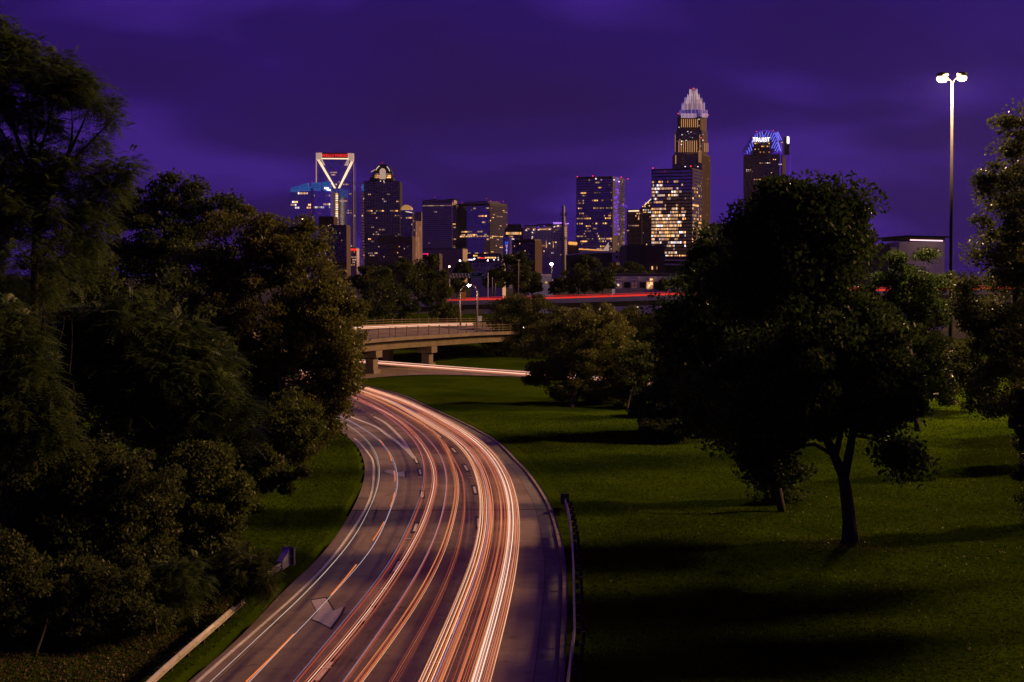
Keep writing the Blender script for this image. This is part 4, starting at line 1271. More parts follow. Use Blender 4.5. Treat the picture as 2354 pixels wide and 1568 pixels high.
f = t.foot(831.5, 850, 851, 0, 0, 30); t.block(f, None, 421, W['navy']); t.facade(f, 590, 421, 5, 26, rnd(.12, ['dim', 'pink'], 4), glass='navy', slab=W['gunmetal']); t.plate([K1(1032, 512), K1(1072, 508), K1(1072, 600), K1(1032, 600)], L['blue'], 'crown_panel', -1, .6); t.done()

# gold crowned cylinder
t = Tower('office_tower', 'slim tower with a golden glowing barrel crown', 'skyscraper', 935, 2300)
f = t.foot(921, 949, 950, 0, 0, 30); t.block(f, None, 486, W['slate'], roof=False)
t.facade(f, 590, 488, 9, 20, rowlit({2: .7, 5: .4, 17: .5}, .05, ['dim', 'pink', 'warm'], 8), glass='navy', pier=W['gunmetal'])
cy = [P(*K1(1540, 828), 2298)]
cpts = [K1(1606 + 72 * math.cos(a), 838 - 62 * math.sin(a)) for a in np.linspace(.1, math.pi - .1, 11)]
t.plate(cpts, L['gold'], 'crown', -1, 24)
for k in range(12):
    x, y0 = 1545 + k * 11, 836
    t.part('crown_rib', W['brown']).tube([P(*K1(x, y0), 2298.4), P(*K1(x, 838 - 60 * math.sqrt(max(.02, 1 - ((x - 1606) / 72) ** 2))), 2298.4)], .35, 4)
for k in range(7): t.part('crown_lamp', L['white']).ellipsoid(P(*K1(1602 + k * 12, 862 + k * 2), 2297.5), .7, .5, .7, 6, 4)
f = t.foot(948, 956, 957, 0, 12, 20); t.block(f, None, 495, W['grey']); t.facade(f, 590, 497, 4, 22, rnd(.18, ['dim', 'pink'], 2), glass='navy'); t.done()

# slab with vertical slots, their floodlight painted in as glow
t = Tower('office_tower', 'narrow blank slab tower with glowing orange vertical slots', 'skyscraper', 962, 2100)
f = t.foot(954.7, 969.5, 970, 0, 0, 25); t.block(f, None, 487, W['beige'], roof=False)
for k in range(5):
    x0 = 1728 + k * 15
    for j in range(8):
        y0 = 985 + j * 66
        t.plate([K1(x0, y0), K1(x0 + 8, y0), K1(x0 + 8, y0 + 64), K1(x0, y0 + 64)], L['slot'], 'glow_slot', -.6, .3)
t.done()

# grey banded office slab
t = Tower('office_tower', 'grey precast office slab with even window bands and a lit top floor', 'skyscraper', 1010, 1950)
f = t.foot(969.5, 1040, 1047, .25); t.block(f, None, 465, W['grey'])
r = rowlit({0: .85}, .015, ['dim', 'dim', 'dim', 'pink'], 12)
t.facade(f, 585, 470, 26, 24, r, glass='dark', fw=.62, fh=.42, slab=W['grey'], edge=.6)
t.facade(f, 585, 470, 8, 24, rnd(.0, ['dim']), side='R', glass='dark', fw=.5, fh=.4)
f2 = t.foot(971, 1044, 1050, .25, 4); t.block(f2, 468, 460, W['grey'])
t.part('roof_house', W['slate']).bx(P(990, 460, 1960).x, P(1005, 460, 1960).x, 1962, 1980, t.z(461), t.z(457))
t.part('roof_house', W['slate']).bx(P(1026, 460, 1960).x, P(1050, 460, 1960).x, 1966, 1980, t.z(461), t.z(455.5))
t.beacon(1000, 453.5); t.done()

# twin faced blue glass tower
t = Tower('office_tower', 'blue mirror glass tower with a black right face and one bright lit floor', 'skyscraper', 1110, 1800)
f = t.foot(1050, 1126, 1166, .5); t.block(f, None, 468, W['black'])
r1 = rowlit({1: .08, 6: .25, 10: .12, 16: .12, 18: .25, 19: .95, 21: .1, 24: .25, 30: .3, 33: .5, 34: .3}, .025, ['pink', 'warm', 'dim'], 14)
t.facade(f, 602, 473, 26, 36, lambda c, k: r1(c, k), glass='blue', fw=.93, fh=.9, edge=.8)
r2 = rowlit({2: .25, 12: .35, 19: .9, 20: .3, 25: .35, 29: .3, 32: .6, 34: .75}, .05, ['warm', 'amber', 'dim'], 15)
t.facade(f, 602, 473, 18, 36, r2, side='R', glass='dark', fw=.85, fh=.55)
f3 = t.foot(1040, 1049, 1050, .3, 8, 20); t.block(f3, None, 472, W['black']); t.facade(f3, 590, 474, 5, 30, rowlit({0: .1, 10: .4, 12: .4, 19: .9, 21: .4, 28: .5}, .05, ['warm', 'dim', 'pink'], 16), glass='dark')
f4 = t.foot(1066, 1122, 1150, .5, 10); t.block(f4, 470, 463, W['navy'])
for x, y in ((1062, 465), (1118.5, 456), (1128, 461), (1141, 463), (1157, 463)): t.beacon(x, y, .45)
for x in (1118.5, 1157): t.part('antenna', W['slate']).tube([P(x, 466, 1806), P(x, 456, 1806)], .2, 4)
t.done()

# hotel with a blue vertical sign
t = Tower('hotel', 'narrow hotel block with a glowing blue vertical name sign', 'hotel', 1165, 1150)
f = t.foot(1156, 1170, 1176, .4); t.block(f, None, 544, W['navy'])
t.plate([K9(215, 440), K9(380, 450), K9(380, 800), K9(215, 770)], L['hyglow'], 'sign_panel', -5, .5)
H0 = P(*K9(306, 570), 1144)
text_mesh('sign_emblem', 'H', 2.0, 2.2, L['hyblue'], t.root, H0, (1, 0, 0), (0, 0, 1), .3)
for k, ch in enumerate('HYATT'):
    text_mesh('sign_lettering', ch, 1.25, 1.35, L['hypink'], t.root, P(*K9(305, 640 + k * 50), 1144), (1, 0, 0), (0, 0, 1), .3)
t.done()

# orange banded low tower
t = Tower('office_building', 'low office building with two bright orange lit floor bands', 'building', 1185, 1500)
f = t.foot(1160, 1200, 1203, .1, 0, 25); t.block(f, None, 526, W['slate'])
f2 = t.foot(1166, 1199, 1200, 0, 5, 20); t.block(f2, 526, 517, W['slate'])
t.facade(f2, 533, 526.5, 14, 1, rnd(1, ['amber', 'warm'], 1), fw=.85, fh=.8); t.facade(f, 540, 533, 20, 1, rnd(.95, ['amber', 'warm', 'pink'], 2), fw=.85, fh=.8)
t.facade(f, 590, 541, 12, 7, rnd(.1, ['amber', 'dim'], 3), glass='dark', slab=W['brown'])
t.plate([K9(395, 450), K9(500, 462), K9(500, 485), K9(395, 478)], L['white'], 'light_line', -2, .5); t.done()

# pale hotel pair
t = Tower('hotel', 'pale residential hotel with violet lights along its right roof and orange uplight glow', 'hotel', 1255, 1250)
f = t.foot(1203, 1281, 1283, .05, 0, 24); t.block(f, None, 520, W['pale'])
t.facade(f, 592, 525, 22, 16, rowlit({0: .16, 3: .08, 9: .08}, .03, ['warm', 'white', 'amber'], 21), glass='navy', fw=.4, fh=.62, pier=W['pale'])
f = t.foot(1272, 1299, 1304, .25, -4); t.block(f, None, 514, W['pale'])
t.facade(f, 592, 518, 7, 18, rowlit({0: .4}, .06, ['pink', 'dim', 'warm'], 22), glass='dark', fw=.5, fh=.5); t.facade(f, 592, 518, 5, 18, rnd(.05, ['dim'], 22), side='R', glass='dark', fw=.5, fh=.5)
f5 = t.foot(1232, 1272, 1274, .05, 6, 18); t.block(f5, 521, 516.5, W['pale'])
for k in range(11): t.part('roof_light', L['violet']).ellipsoid(P(*K9(1515 + k * 20, 52 + (k % 3) * 9), 1243), .55, .4, .55, 6, 4)
for k in range(5): t.part('roof_light', L['violet']).ellipsoid(P(*K9(1810 + k * 20, 84 - k * 3), 1243), .5, .4, .5, 6, 4)
t.plate([K9(1105, 190), K9(1118, 118), K9(1132, 190)], L['purple'], 'purple_light', -1.5, .5); t.plate([K9(1235, 120), K9(1300, 120), K9(1280, 160)], L['purple'], 'purple_light', -1.5, .5)
t.plate([K9(1314, 690), K9(1324, 480), K9(1340, 690)], L['gold'], 'uplight_wash', -3, .4); t.plate([K9(1496, 690), K9(1506, 540), K9(1520, 690)], L['gold'], 'uplight_wash', -8, .4)  # gold wedges paint the wash of uplights on the wall
for x, y in ((805, 245), (1000, 238), (1122, 234), (1406, 218), (965, 302), (965, 416), (1405, 582), (1530, 156), (1630, 132)): t.part('roof_lamp', L['white']).ellipsoid(P(*K9(x, y), 1242), .6, .4, .6, 6, 4)
for x in (820, 980, 1300, 1390): t.plate([K9(x, 205), K9(x + 70, 203), K9(x + 70, 215), K9(x, 217)], L['amber'], 'cornice_light', -1.5, .4)
t.done()

# brick block in front of it
t = Tower('apartment_building', 'dark red brick apartment block with blank right wall', 'apartment building', 1225, 900)
f = t.foot(1180, 1230, 1247, .35); t.block(f, None, 553, W['brick'])
t.facade(f, 602, 557, 12, 8, rowlit({0: .3, 1: .2, 2: .15}, .08, ['amber', 'dim', 'warm'], 33), glass='dark', fw=.45, fh=.55); t.done()

# brick group at the far left, beside the lit V tower
t = Tower('apartment_building', 'brick block half hidden behind the round tree under the V tower', 'apartment building', 755, 1500)
f = t.foot(733, 768, 770, .05, 0, 25); t.block(f, None, 499, W['brick']); t.facade(f, 600, 520, 10, 12, rnd(.05, ['dim', 'violet'], 3), glass='dark', fw=.4, fh=.5)
t.part('roof_lamp', L['violet']).ellipsoid(P(*K1(628, 1035), 1495), .6, .5, .6, 6, 4); t.part('roof_lamp', L['warm']).ellipsoid(P(*K1(602, 1045), 1495), .6, .5, .6, 6, 4); t.plate([K1(700, 1042), K1(740, 1042), K1(740, 1054), K1(700, 1054)], L['purple'], 'purple_light', -2, .4); t.done()
t = Tower('apartment_building', 'square windowed grey brick block left of a small red sign', 'apartment building', 780, 1400)
f = t.foot(758, 797, 799, .05, 0, 25); t.block(f, None, 519, W['brown']); t.facade(f, 600, 522, 9, 14, rnd(.03, ['dim'], 7), glass='dark', fw=.5, fh=.55); t.done()
t = Tower('office_building', 'low office block with a red lit sign at its roof edge', 'building', 808, 1450)
f = t.foot(797, 820, 821, .0, 0, 25); t.block(f, None, 571, W['grey']); t.facade(f, 612, 576, 7, 6, rowlit({2: .6, 1: .5}, .2, ['dim', 'pink'], 9), glass='dark', fw=.6, fh=.45)
t.plate([K1(885, 1340), K1(962, 1340), K1(962, 1360), K1(885, 1360)], L['red'], 'sign_panel', -1.5, .4); t.done()
t = Tower('office_building', 'purple grey mid rise with square dark windows below the arched tower', 'building', 905, 1700)
f = t.foot(868, 948, 955, .1, 0, 25); t.block(f, None, 545, W['brown']); t.facade(f, 602, 560, 20, 9, rnd(.05, ['dim', 'pink', 'warm'], 19), glass='dark', fw=.5, fh=.5)
f = t.foot(871, 909, 912, .1, 6, 20); t.block(f, 546, 543, W['brown']); t.done()

# beige block with magenta sign, parking deck, glowing podium
t = Tower('podium_building', 'blank beige podium block with a small magenta sign at its left', 'building', 1030, 1300)
f = t.foot(970, 1064, 1074, .3); t.block(f, None, 573, W['beige'])
f = t.foot(972, 1010, 1016, .3, -20); t.block(f, None, 586, W['brown'])
t.plate([K2(342, 912), K2(420, 908), K2(420, 944), K2(400, 940), K2(398, 922), K2(342, 924)], L['magenta'], 'sign_panel', -24, .4); t.done()
t = Tower('podium_building', 'shopfront podium with warm windows and a red sign below the blue glass tower', 'building', 1115, 1250)
f = t.foot(1074, 1148, 1152, .1, 0, 25); t.block(f, None, 585, W['black'])
t.facade(f, 604, 585.5, 22, 4, rowlit({0: .45, 1: .3, 2: .35, 3: .3}, .3, ['warm', 'amber', 'white'], 41), glass='dark', fw=.8, fh=.7)
t.plate([K8(1050, 470), K8(1200, 485), K8(1195, 515), K8(1060, 505)], L['red'], 'sign_panel', -4, .4); t.done()
t = Tower('parking_deck', 'pale purple parking deck with square openings above the green sign', 'parking deck', 1120, 680)
f = t.foot(1083, 1155, 1158, .05, 0, 30); t.block(f, None, 604.5, W['pale'])
t.facade(f, 634, 606, 13, 3, lambda c, k: None if (c + k) % 3 else '', glass='dark', fw=.55, fh=.55, slab=W['pale']); t.done()

# wide tower with the violet strip
t = Tower('office_tower', 'wide dark glass tower with a violet light strip down its corner', 'skyscraper', 1380, 1500)
f = t.foot(1326, 1408, 1443, .35); t.block(f, None, 407, W['slate'])
rows = {0: .12, 2: .1, 5: .2, 6: .12, 8: .3, 11: .5, 14: .35, 15: .5, 17: .45, 19: .28, 21: .2, 22: .3, 23: .6, 24: .55, 26: .4, 27: .75}
t.facade(f, 581, 410, 30, 29, rowlit(rows, .04, ['amber', 'warm', 'dim', 'dim', 'dim', 'dim'], 51), glass='navy', fw=.8, fh=.55, edge=.6, slab=W['gunmetal'])
t.facade(f, 581, 410, 12, 29, lambda c, k: '' if c < 5 else (('dim' if random.random() < .05 else None)), side='R', glass='mirror', fw=.9, fh=.8)
r = random.Random(5)
for j in range(44):
    y0 = 225 + j * 17
    w0 = 60 if j < 8 else 42
    for k in range(3):
        if r.random() < .75:
            x = 850 + k * 20 + (18 if j < 8 else 0); t.plate([K3(x, y0), K3(x + 17, y0 - 1), K3(x + 17, y0 + 12), K3(x, y0 + 13)], L['purple'], 'violet_panel', -3, .4)
for x0, y0 in ((945, 570), (965, 590), (985, 575), (1003, 590)): t.plate([K3(x0, y0), K3(x0 + 16, y0), K3(x0 + 16, y0 + 22), K3(x0, y0 + 22)], L['purple'], 'violet_panel', 6, .4)
for x, y in ((616, 243), (849, 257), (912, 280)): t.part('roof_lamp', L['white']).ellipsoid(P(*K3(x, y), 1496), .9, .5, .9, 8, 5)
for x, y in ((375, 218), (577, 208), (941, 223), (1027, 245)): t.beacon(*K3(x, y), .75)
t.plate([K3(370, 1148), K3(490, 1146), K3(700, 1160), K3(700, 1170), K3(480, 1160), K3(370, 1156)], L['amber'], 'entrance_light', -12, 2)
t.plate([K3(700, 1170), K3(780, 1060), K3(782, 1170)], L['beigeglow'], 'canopy_sail', -14, 3); t.done()
t = Tower('annex_building', 'small annex with four round amber lights left of the violet strip tower', 'building', 1316, 1350)
f = t.foot(1306, 1330, 1332, 0, 0, 20); t.block(f, None, 556, W['brown'])
for k in range(4): t.part('wall_lamp', L['amber']).ellipsoid(P(*K3(278 + k * 26, 1072 + k * 2), 1347), 1.5, .8, 1.6, 8, 6)
t.done()

# hotel with lit cornice and the peaked one
t = Tower('hotel', 'stone hotel with a bright orange lit cornice line', 'hotel', 1460, 1650)
f = t.foot(1441, 1474, 1480, .2); t.block(f, None, 483, W['brown'])
t.facade(f, 566, 488, 12, 14, rowlit({3: .2, 5: .35, 7: .4}, .1, ['warm', 'amber', 'dim'], 61), glass='dark', fw=.5, fh=.5, pier=W['brown'])
t.plate([K3(1035, 652), K3(1172, 648), K3(1172, 664), K3(1035, 668)], L['cream'], 'cornice_light', -3, .6); t.plate([K3(1156, 770), K3(1165, 710), K3(1174, 770)], L['gold'], 'uplight_wash', -3, .4); t.done()  # the gold wedge paints an uplight's wash on the wall
t = Tower('office_tower', 'peaked roof tower tucked against the left of the brightly lit glass tower', 'skyscraper', 1488, 1900)
f = t.foot(1476, 1512, 1514, 0, 0, 30); t.block(f, None, 478, W['slate'], roof=False)
t.facade(f, 575, 480, 9, 18, rowlit({0: .4}, .22, ['warm', 'white', 'dim'], 63), glass='dark', fw=.5, fh=.5)
t.plate([K5(150, 655), K5(160, 640), K5(285, 515), K5(420, 640), K5(420, 660)], W['slate'], 'roof_gable', 0, 30)
t.part('roof_light', L['cream']).tube([P(*K5(172, 625), 1899), P(*K5(283, 520), 1899)], .5, 5)
for x, y in ((152, 640), (190, 596), (228, 592), (270, 590), (240, 632), (180, 640), (275, 625)): t.part('roof_lamp', L['warm']).ellipsoid(P(*K5(x, y), 1898), .9, .5, .9, 6, 4)
t.done()

# brightly lit glass tower
t = Tower('office_tower', 'glass tower with most of its floors brightly lit, in front of the crowned skyscraper', 'skyscraper', 1560, 1650)
f = t.foot(1500, 1590, 1622, .40); t.block(f, None, 388, W['black'])
rows = {k: .9 for k in range(25)}
rows.update({0: 0, 1: .0, 2: .03, 3: .25, 4: .35, 5: .75, 6: .85, 7: .45, 8: .35, 9: .25, 10: .3, 11: .85, 12: .98, 13: .95, 14: .97, 15: .97, 16: .93, 17: .96, 18: .95, 19: .93, 20: .9, 21: .88, 22: .4, 23: .2, 24: .6})
ra = rowlit(rows, .5, ['pink', 'pink', 'pink', 'warm', 'warm', 'white'], 71); rb = rowlit({k: v * .55 for k, v in rows.items()}, .3, ['warm', 'amber', 'dim', 'white'], 72)
t.facade(f, 600, 389, 36, 27, lambda c, k: (ra(c, k) if c < 24 else (rb(c, k) if c < 31 else None)), glass='navy', fw=.97, fh=.6, edge=.6, slab=W['black'])
t.facade(f, 600, 389, 16, 27, rowlit({k: v * .6 for k, v in rows.items()}, .3, ['warm', 'dim', 'dim', 'amber'], 73), side='R', glass='navy', fw=.8, fh=.55, slab=W['black'])
t.facade(t.foot(1528, 1590, 1622, .40, -1), 622, 600, 20, 3, rnd(.45, ['warm', 'amber'], 74), glass='dark')
for x, y in ((1501, 386.5), (1588, 382)): t.beacon(x, y, .9, -6)
t.done()

# crowned skyscraper
t = Tower('skyscraper', 'tallest skyscraper with a glowing stepped crown of white and violet fins', 'skyscraper', 1595, 2050)
def bofa(x0, xs, x1, yb, yt, dY=0):
    f = t.foot(x0, xs, x1, .42, dY); t.block(f, yb, yt, W['brown'], roof=False); return f
f = bofa(1548, 1612, 1640, None, 354); 
t.facade(f, 600, 356, 24, 44, rowlit({2: .1}, .035, ['dim', 'warm', 'white'], 81), glass='dark', fw=.5, fh=.6, pier=W['brown'])
t.facade(f, 600, 356, 12, 44, rnd(.07, ['dim', 'warm'], 82), side='R', glass='dark', fw=.5, fh=.6, pier=W['brown'])
f = bofa(1552, 1611, 1631, 356, 298, 4)
t.facade(f, 354, 299, 18, 13, lambda c, k: '' if k > 3 and k < 12 and c % 2 == 0 else ('dim' if (c * 7 + k * 3) % 11 == 0 else None), glass='dark', fw=.5, fh=.6)
t.facade(f, 354, 299, 8, 13, lambda c, k: None, side='R', glass='dark', fw=.5, fh=.6)
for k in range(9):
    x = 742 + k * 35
    t.plate([K4(x, 900), K4(x + 10, 900), K4(x + 10, 1085), K4(x, 1085)], L['pier'], 'pier_painted_glow', -3, 1)
for x in (1062, 1090): t.plate([K4(x, 1060), K4(x + 9, 1060), K4(x + 9, 1250), K4(x, 1250)], L['pier'], 'pier_painted_glow', -6, 1)
for x in (690, 697): t.plate([K4(x, 1130), K4(x + 5, 1130), K4(x + 5, 1270), K4(x, 1270)], L['pier'], 'pier_painted_glow', -3, 1)
for x in (1150, 1175, 1203): t.plate([K4(x, 940), K4(x + 8, 940), K4(x + 8, 1080), K4(x, 1080)], L['pier'], 'pier_painted_glow', 2, 1)
for x in (685, 1075): t.plate([K4(x, 800), K4(x + 6, 800), K4(x + 6, 1080), K4(x, 1080)], L['pier'], 'pier_painted_glow', -3, 1)
f = bofa(1557.5, 1608, 1628.5, 300, 262, 8)
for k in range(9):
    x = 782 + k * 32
    t.plate([K4(x, 560), K4(x + 10, 560), K4(x + 10, 690), K4(x, 690)], L['pier'], 'pier_painted_glow', 4, 1)
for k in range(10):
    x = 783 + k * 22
    t.plate([K4(x, 470), K4(x + 11, 470), K4(x + 11, 540), K4(x, 545)], L['finglow'], 'crown_fin', 4, 1)
for x in (1010, 1112, 1130, 1150, 1170, 1190): t.plate([K4(x, 470), K4(x + 10, 470), K4(x + 10, 535), K4(x, 535)], L['finglow'], 'crown_fin', 4, 1)
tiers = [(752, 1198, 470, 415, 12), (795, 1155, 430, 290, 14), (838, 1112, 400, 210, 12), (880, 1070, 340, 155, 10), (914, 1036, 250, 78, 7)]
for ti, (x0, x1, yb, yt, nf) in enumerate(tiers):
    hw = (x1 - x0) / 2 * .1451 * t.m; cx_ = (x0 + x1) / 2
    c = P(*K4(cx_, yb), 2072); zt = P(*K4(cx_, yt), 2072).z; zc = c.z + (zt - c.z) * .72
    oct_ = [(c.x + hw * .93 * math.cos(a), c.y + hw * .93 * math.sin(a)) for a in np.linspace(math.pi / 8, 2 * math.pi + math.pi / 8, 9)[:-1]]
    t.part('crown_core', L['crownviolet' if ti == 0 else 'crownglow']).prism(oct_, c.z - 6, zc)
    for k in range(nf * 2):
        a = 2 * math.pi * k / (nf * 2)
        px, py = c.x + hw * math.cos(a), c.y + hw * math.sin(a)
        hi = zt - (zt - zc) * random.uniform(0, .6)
        nm = 'finblue' if ti == 0 or (ti == 1 and k % 2) else 'finglow'
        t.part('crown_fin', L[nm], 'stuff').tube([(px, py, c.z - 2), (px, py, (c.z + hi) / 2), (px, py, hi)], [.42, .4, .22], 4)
for x, y, rr in ((975, 76, 1.2), (733, 473, .9), (1213, 497, .9), (1096, 858, .9), (933, 1306, .9)): t.beacon(*K4(x, y), rr, -10)
for x, y in ((797, 808), (886, 757), (936, 768), (960, 855), (1130, 805), (790, 910), (862, 897), (1128, 895), (785, 962), (1065, 563), (1065, 664), (748, 690), (845, 1313), (1047, 1313)):
    t.plate([K4(x - 8, y - 6), K4(x + 8, y - 6), K4(x + 8, y + 6), K4(x - 8, y + 6)], L['white'], 'lit_window', -5, .4)
t.done()

# tower with blue neon crown
t = Tower('office_tower', 'tower with a rounded blue neon lattice crown and white name sign', 'skyscraper', 1762, 2300)
f = t.foot(1712, 1796, 1816, .28); t.block(f, None, 356, W['brown'], roof=False)
t.facade(f, 440, 357, 20, 22, rowlit({2: .15, 4: .2, 5: .12, 9: .1, 13: .12}, .07, ['warm', 'white', 'amber', 'dim'], 91), glass='dark', fw=.45, fh=.5, pier=W['brown'])
t.facade(f, 440, 357, 6, 22, rnd(.03, ['dim']), side='R', glass='dark', fw=.45, fh=.5, pier=W['brown'])
crown = [K6(400, 560), K6(395, 430), K6(490, 330), K6(540, 220), K6(620, 165), K6(720, 145), K6(830, 160), K6(900, 190), K6(960, 300), K6(990, 510), K6(990, 560)]
t.plate(crown, W['navy'], 'crown', 2, 40)
for a, b in (((545, 220), (555, 260)), ((585, 195), (590, 260)), ((625, 180), (650, 265)), ((665, 165), (690, 260)), ((752, 160), (708, 258)), ((795, 170), (755, 262)), ((835, 185), (805, 270)), ((880, 190), (822, 305)), ((890, 245), (845, 345)), ((905, 300), (832, 455)), ((918, 355), (872, 455)), ((935, 410), (892, 500)), ((950, 460), (925, 515)),
             ((405, 490), (425, 555)), ((435, 440), (462, 525)), ((462, 375), (492, 495)), ((490, 330), (522, 430))):
    t.part('neon_bar', L['neon']).tube([P(*K6(*a), 2299.5), P(*K6(*b), 2299.5)], .5, 5)
for a, b in (((890, 190), (945, 340)), ((905, 185), (960, 320)), ((920, 178), (975, 315)), ((935, 170), (1005, 315)), ((930, 345), (975, 470)), ((945, 350), (990, 505)), ((960, 440), (990, 510))):
    t.part('neon_bar', L['neon']).tube([P(*K6(*a), 2298.5), P(*K6(*b), 2298.5)], .5, 5)
t.part('neon_outline', L['neonp']).tube([P(x, y, 2299.6) for x, y in crown[2:9]], .8, 5)
for a, b in (((345, 545), (470, 560)), ((985, 545), (972, 945)), ((1160, 580), (1138, 1015)), ((860, 530), (1000, 530)), ((990, 330), (1000, 545))):
    t.part('neon_outline', L['neonp']).tube([P(*K6(*a), 2290), P(*K6(*b), 2290)], .8, 5)
t.plate([K6(520, 570), K6(525, 350), K6(800, 350), K6(805, 570)], W['brown'], 'wall', -2, 3)
r = random.Random(3)
for j in range(4):
    for k in range(9):
        if r.random() < .35: t.plate([K6(540 + k * 30, 362 + j * 50), K6(556 + k * 30, 362 + j * 50), K6(556 + k * 30, 380 + j * 50), K6(540 + k * 30, 380 + j * 50)], L[r.choice(['warm', 'dim', 'amber'])], 'lit_window', -2.6, .4)
a, b = P(*K6(505, 345), 2296), P(*K6(803, 268), 2296)
text_mesh('sign_lettering', 'TRUIST', b.x - a.x, (b.z - a.z) * .93, L['signwhite'], t.root, P(*K6(654, 305), 2296), (1, 0, .0), (0, 0, 1), .6)
bb = [K6(1060, 250), K6(1140, 262), K6(1135, 560), K6(1060, 560)]
t.plate(bb, W['brown'], 'sign_wall', 10, 14)
x0, x1 = 1096, 1134
for q in ([(x0, 252), (x1, 258), (x1, 272), (x0, 266)], [(x0, 300), (x1, 306), (x1, 320), (x0, 314)], [(x0, 355), (x1, 362), (x1, 376), (x0, 366)], [(x0, 266), (x0 + 11, 267), (x0 + 11, 356), (x0, 355)], [(x1 - 11, 270), (x1, 272), (x1, 362), (x1 - 11, 361)]):
    t.plate([K6(*p) for p in q], L['signwhite'], 'sign_emblem', 8.8, .8)
t.beacon(*K6(572, 168), .9); t.beacon(*K6(858, 150), .9); t.plate([K6(992, 348), K6(1028, 348), K6(1028, 362), K6(992, 362)], L['pink'], 'lit_window', -12, .4); t.done()
t = Tower('office_building', 'dim building stub between the lit glass tower and the dark tree', 'building', 1650, 1700)
f = t.foot(1636, 1700, 1702, 0, 0, 30); t.block(f, None, 515, W['brick']); t.facade(f, 600, 518, 10, 10, rnd(.06, ['dim', 'white'], 4), glass='dark', fw=.4, fh=.5); t.done()

# middle distance: arena roof, blank block, red low building, row houses, shed
t = Tower('arena', 'long low hall with a gently curved pale roof edge', 'hall', 1360, 800)
curve = [(1296, 588), (1310, 585.5), (1330, 583), (1350, 581.5), (1375, 580.3), (1400, 580), (1415, 580)]
t.plate(curve + [(1418, 650), (1296, 650)], W['slate'], 'wall', 0, 40)
t.part('roof_edge', W['white']).tube([P(x, y, 799.4) for x, y in curve], .45, 6)
t.part('cornice', W['pale']).tube([P(*K3(495, 1278), 799), P(*K3(650, 1275), 799)], .35, 5)
t.plate([K3(830, 1195), K3(860, 1195), K3(960, 1190), K3(985, 1210), K3(985, 1320), K3(830, 1320)], W['pale'], 'stair_block', -4, 8)
for x, y in ((870, 1235), (915, 1235), (870, 1165), (915, 1165)): t.plate([K3(x, y), K3(x + 26, y), K3(x + 26, y + 34), K3(x, y + 34)], W['black'], 'window', -4.6, .4)
t.done()
t = Tower('warehouse', 'large blank dark beige block with two small lit windows', 'warehouse', 1490, 640)
f = t.foot(1440, 1486, 1487, 0, 4, 40); t.block(f, None, 566, W['slate'])
f = t.foot(1484, 1528, 1529, .05, 0, 40); t.block(f, None, 568, W['brown'])
for x in (272, 338): t.plate([K5(x, 1462), K5(x + 18, 1462), K5(x + 18, 1506), K5(x, 1506)], L['warm' if x < 300 else 'dim'], 'lit_window', -1, .4)
t.done()
t = Tower('low_building', 'low red brick building with two pale bands right of the blank block', 'building', 1545, 600)
f = t.foot(1528, 1600, 1602, 0, 0, 30); t.block(f, None, 594, W['brick'])
for y0 in (596, 606): t.plate([(1528.5, y0), (1600, y0 + 1), (1600, y0 + 4.5), (1528.5, y0 + 3.5)], W['pale'], 'band', -.8, .8)
t.done()
t = Tower('row_house', 'row of white town houses with dark bays and one orange lit window', 'row house', 1490, 420)
f = t.foot(1414, 1640, 1641, 0, 0, 12); t.block(f, None, 635.5, W['white'])
for x0, x1 in ((1715, 1790), (1870, 1950), (2030, 2110)):
    t.plate([Z2(x0, 183), Z2(x1, 183), Z2(x1, 325), Z2(x0, 325)], W['white'], 'bay', -1.2, 1.2)
    for k in range(2):
        for j in range(3):
            lit = x0 == 2030 and (j or k)
            xx = x0 + 10 + k * 32
            t.plate([Z2(xx, 206 + j * 36), Z2(xx + 24, 206 + j * 36), Z2(xx + 24, 228 + j * 36 + (6 if j else -8)), Z2(xx, 228 + j * 36 + (6 if j else -8))], L['amber'] if lit else W['dark'], 'lit_window' if lit else 'window', -1.5, .25)
for x0, x1 in ((1803, 1866), (1965, 2028), (2118, 2250)):
    t.plate([Z2(x0, 240), Z2(x1, 240), Z2(x1, 300), Z2(x0, 300)], W['black'], 'window', -.4, .3)
t.plate([(1412, 629.5), (1560, 629.5), (1560, 636), (1412, 636)], W['slate'], 'parapet', 1, 6)
t.part('wall_lamp', L['white']).ellipsoid(P(*Z2(1742, 272), 418), .35, .3, .4, 6, 4); t.part('wall_lamp', L['white']).ellipsoid(P(*Z2(2062, 276), 418), .3, .3, .35, 6, 4); t.done()
t = Tower('shed', 'pale flat roofed shed half behind trees left of the monopole', 'shed', 1250, 470)
f = t.foot(1212, 1272, 1274, 0, 0, 14); t.block(f, None, 642, W['white'], roof=False)
t.plate([Z2(815, 235), Z2(870, 187), Z2(1060, 187), Z2(1060, 235)], W['white'], 'roof_slope', -.6, 8); t.plate([Z2(885, 160), Z2(1060, 158), Z2(1060, 184), Z2(885, 184)], W['pale'], 'roof_house', 3, 8)
for x in (892, 992): t.plate([Z2(x, 238), Z2(x + 18, 238), Z2(x + 18, 250), Z2(x, 250)], L['amber'], 'lit_window', -.9, .3)
t.done()
